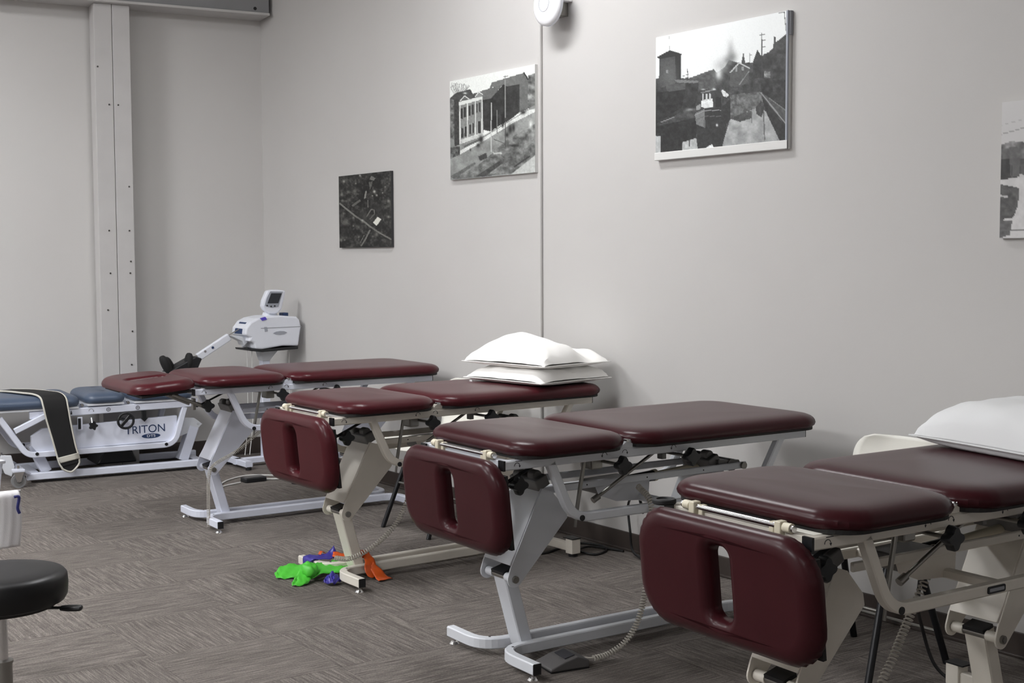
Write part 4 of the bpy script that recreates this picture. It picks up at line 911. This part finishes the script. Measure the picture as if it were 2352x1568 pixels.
for (x0, y0, x1, y1) in ((275, 885, 298, 990), (310, 868, 332, 975), (360, 848, 380, 950), (394, 832, 412, 935), (452, 812, 482, 940)): A.rect(x0, y0, x1, y1, .24); A.line([(x0 - 3, y0), (x0 - 3, y1)], .75, 4)
[A.line([(x, 600 - (x - 260) * .22 + 20), (x, 1060 - (x - 260) * .5)], .86, 10) for x in (262, 342, 426, 496)]
A.poly([(270, 1010), (505, 930), (512, 960), (275, 1070)], .8, .1)
A.poly([(195, 590), (250, 580), (255, 1100), (205, 1110)], .27, .1); A.poly([(150, 560), (200, 600), (200, 1000), (150, 1000)], .45, .3, .04)
A.poly([(150, 1100), (520, 965), (830, 780), (1060, 640), (1060, 1450), (150, 1450)], .58, .12, .02, 5)
A.poly([(255, 1130), (520, 985), (830, 790), (985, 700), (1060, 680), (1060, 715), (830, 830), (540, 1010), (260, 1170)], .86, .1); A.poly([(300, 1075), (500, 985), (500, 1010), (310, 1095)], .4)
A.poly([(150, 1090), (260, 1080), (260, 1170), (150, 1215)], .38, .3, .04)
A.poly([(600, 1160), (760, 1010), (1060, 840), (1060, 1200), (830, 1370), (700, 1385), (170, 1440), (430, 1300)], .47, .26, .025, 8)
A.poly([(430, 1400), (600, 1290), (700, 1225), (715, 1265), (520, 1408)], .3, .1); A.poly([(160, 1400), (420, 1250), (430, 1270), (200, 1430)], .42, .1); A.poly([(800, 1385), (1060, 1178), (1060, 1370)], .74, .06); A.line([(840, 1300), (1000, 1190)], .25, 16)
A.poly([(455, 1190), (540, 1150), (552, 1205), (475, 1240)], .28); A.poly([(610, 1150), (700, 1140), (705, 1162), (620, 1170)], .75)
for cx, cy, rx, ry in ((485, 1010, 24, 45), (455, 1070, 18, 20), (795, 900, 22, 50), (830, 885, 14, 40), (760, 960, 18, 25), (930, 720, 28, 22), (830, 1075, 55, 14), (715, 860, 12, 22), (372, 1118, 7, 14), (250, 1140, 10, 30)): A.soft(cx, cy, rx, ry, .16, .95)
A.line([(742, 330), (744, 780)], .62, 9); A.line([(744, 780), (745, 1085)], .3, 9); A.line([(710, 348), (770, 330)], .45, 6); A.line([(712, 372), (770, 362)], .45, 6); A.line([(595, 620), (592, 1140)], .78, 9); A.line([(655, 700), (656, 945)], .5, 7); A.line([(620, 1005), (740, 1055)], .35, 8)
A.soft(1010, 850, 18, 40, .95, .8); A.I = np.where(A.X > 1018, A.I * .9 + .09, A.I); A.I += .06 * (vnoise(A.X, A.Y, .15, 2) - .5)
canvas('canvas of an old street with a pale columned building and dark mills, left of raceway', 5.532 * k1, 6.347 * k1, CAM_H + (1.873 - CAM_H) * k1, CAM_H + (2.4345 - CAM_H) * k1, A, (.985, 1, .985))
# aerial view
A = Art(140, 130, [(265, 258), (1120, 155), (1135, 1400), (288, 1415)], .20)
A.I += .22 * (vnoise(A.X, A.Y, .012, 3) - .45) + .22 * (vnoise(A.X, A.Y, .035, 5) - .5) + .14 * (vnoise(A.X, A.Y, .09, 6) - .5)
A.line([(290, 700), (400, 790), (540, 900), (700, 1000), (770, 1060), (940, 1170), (1130, 1275)], .5, 26); A.line([(820, 1090), (1130, 1265)], .32, 6)
A.line([(640, 1380), (700, 1290), (780, 1130)], .48, 22); A.line([(625, 1330), (690, 1210)], .5, 8); A.line([(500, 730), (610, 650)], .42, 34); A.line([(745, 640), (748, 760)], .5, 8); A.line([(730, 900), (800, 790), (850, 800), (855, 860)], .5, 16); A.line([(850, 870), (780, 950)], .42, 18)
A.poly([(690, 560), (705, 490), (728, 490), (712, 600), (680, 630)], .55); A.poly([(770, 300), (800, 245), (870, 280), (840, 320)], .46, .1); A.poly([(760, 350), (820, 330), (810, 400), (775, 470)], .4, .1)
A.poly([(905, 912), (968, 950), (890, 1058), (832, 1005)], .86)
for x, y, r_, v_ in ((350, 340, 20, .7), (545, 370, 12, .65), (615, 240, 16, .8), (320, 550, 28, .55), (420, 510, 30, .5), (530, 500, 24, .45), (850, 500, 22, .8), (890, 560, 18, .7), (985, 520, 10, .8), (820, 570, 12, .75), (1085, 650, 30, .6), (1085, 910, 22, .6), (655, 970, 20, .7), (510, 930, 24, .5), (350, 860, 20, .5), (400, 1010, 40, .42), (510, 1060, 16, .6), (310, 1290, 24, .55), (370, 1290, 14, .55), (600, 1240, 14, .55), (890, 1200, 30, .5), (1030, 420, 12, .6), (330, 650, 24, .5), (440, 640, 26, .42), (1095, 370, 12, .5), (720, 690, 30, .3), (900, 760, 60, .18), (640, 560, 30, .16), (640, 880, 60, .24)): A.soft(x, y, r_, r_, v_, .85)
canvas('small dark aerial-view canvas, lowest and nearest the wall corner', 7.022 * k1, 7.697 * k1, CAM_H + (1.495 - CAM_H) * k1, CAM_H + (1.964 - CAM_H) * k1, A, (1.0, 1.0, .96), sides='canvas_dark')
# street corner, cut by the frame
A = Art(170, 120, [(0, 0), (1000, 0), (1000, 708), (0, 708)], .80)
A.I -= .05 * A.v; A.line([(0, 118), (300, 70), (1000, 20)], .7, 3); A.line([(0, 165), (300, 112), (1000, 60)], .6, 5)
A.poly([(0, 220), (60, 205), (130, 215), (260, 190), (420, 215), (600, 185), (1000, 205), (1000, 330), (0, 330)], .5, .25, .03, 4)
A.poly([(0, 240), (90, 236), (120, 280), (120, 292), (0, 292)], .42, .1); A.poly([(0, 292), (110, 292), (110, 390), (0, 410)], .26, .1); A.poly([(50, 292), (110, 292), (110, 385), (60, 395)], .4, .05); A.rect(60, 330, 70, 385, .3)
A.poly([(110, 330), (180, 330), (180, 375), (110, 380)], .75); A.poly([(110, 300), (1000, 300), (1000, 420), (110, 380)], .4, .2, .03, 5); A.rect(200, 230, 420, 380, .5); A.rect(480, 210, 760, 390, .34)
A.poly([(0, 400), (1000, 370), (1000, 708), (0, 708)], .8, .05); A.poly([(0, 425), (70, 440), (110, 450), (105, 540), (80, 600), (0, 610)], .38, .12, .05, 6); A.poly([(0, 480), (45, 488), (45, 496), (0, 492)], .75); A.poly([(0, 612), (75, 615), (60, 690), (0, 708)], .42, .1, .05)
A.line([(0, 668), (300, 664), (1000, 640)], .45, 8); A.rect(520, 430, 640, 520, .3); A.soft(700, 450, 60, 20, .3, .8)
canvas('canvas of a town street cut off by the right edge of the photo', 2.772 * k1 - .675 * k1, 2.772 * k1, CAM_H + (1.489 - CAM_H) * k1, CAM_H + (1.968 - CAM_H) * k1, A, (1, .995, .995))
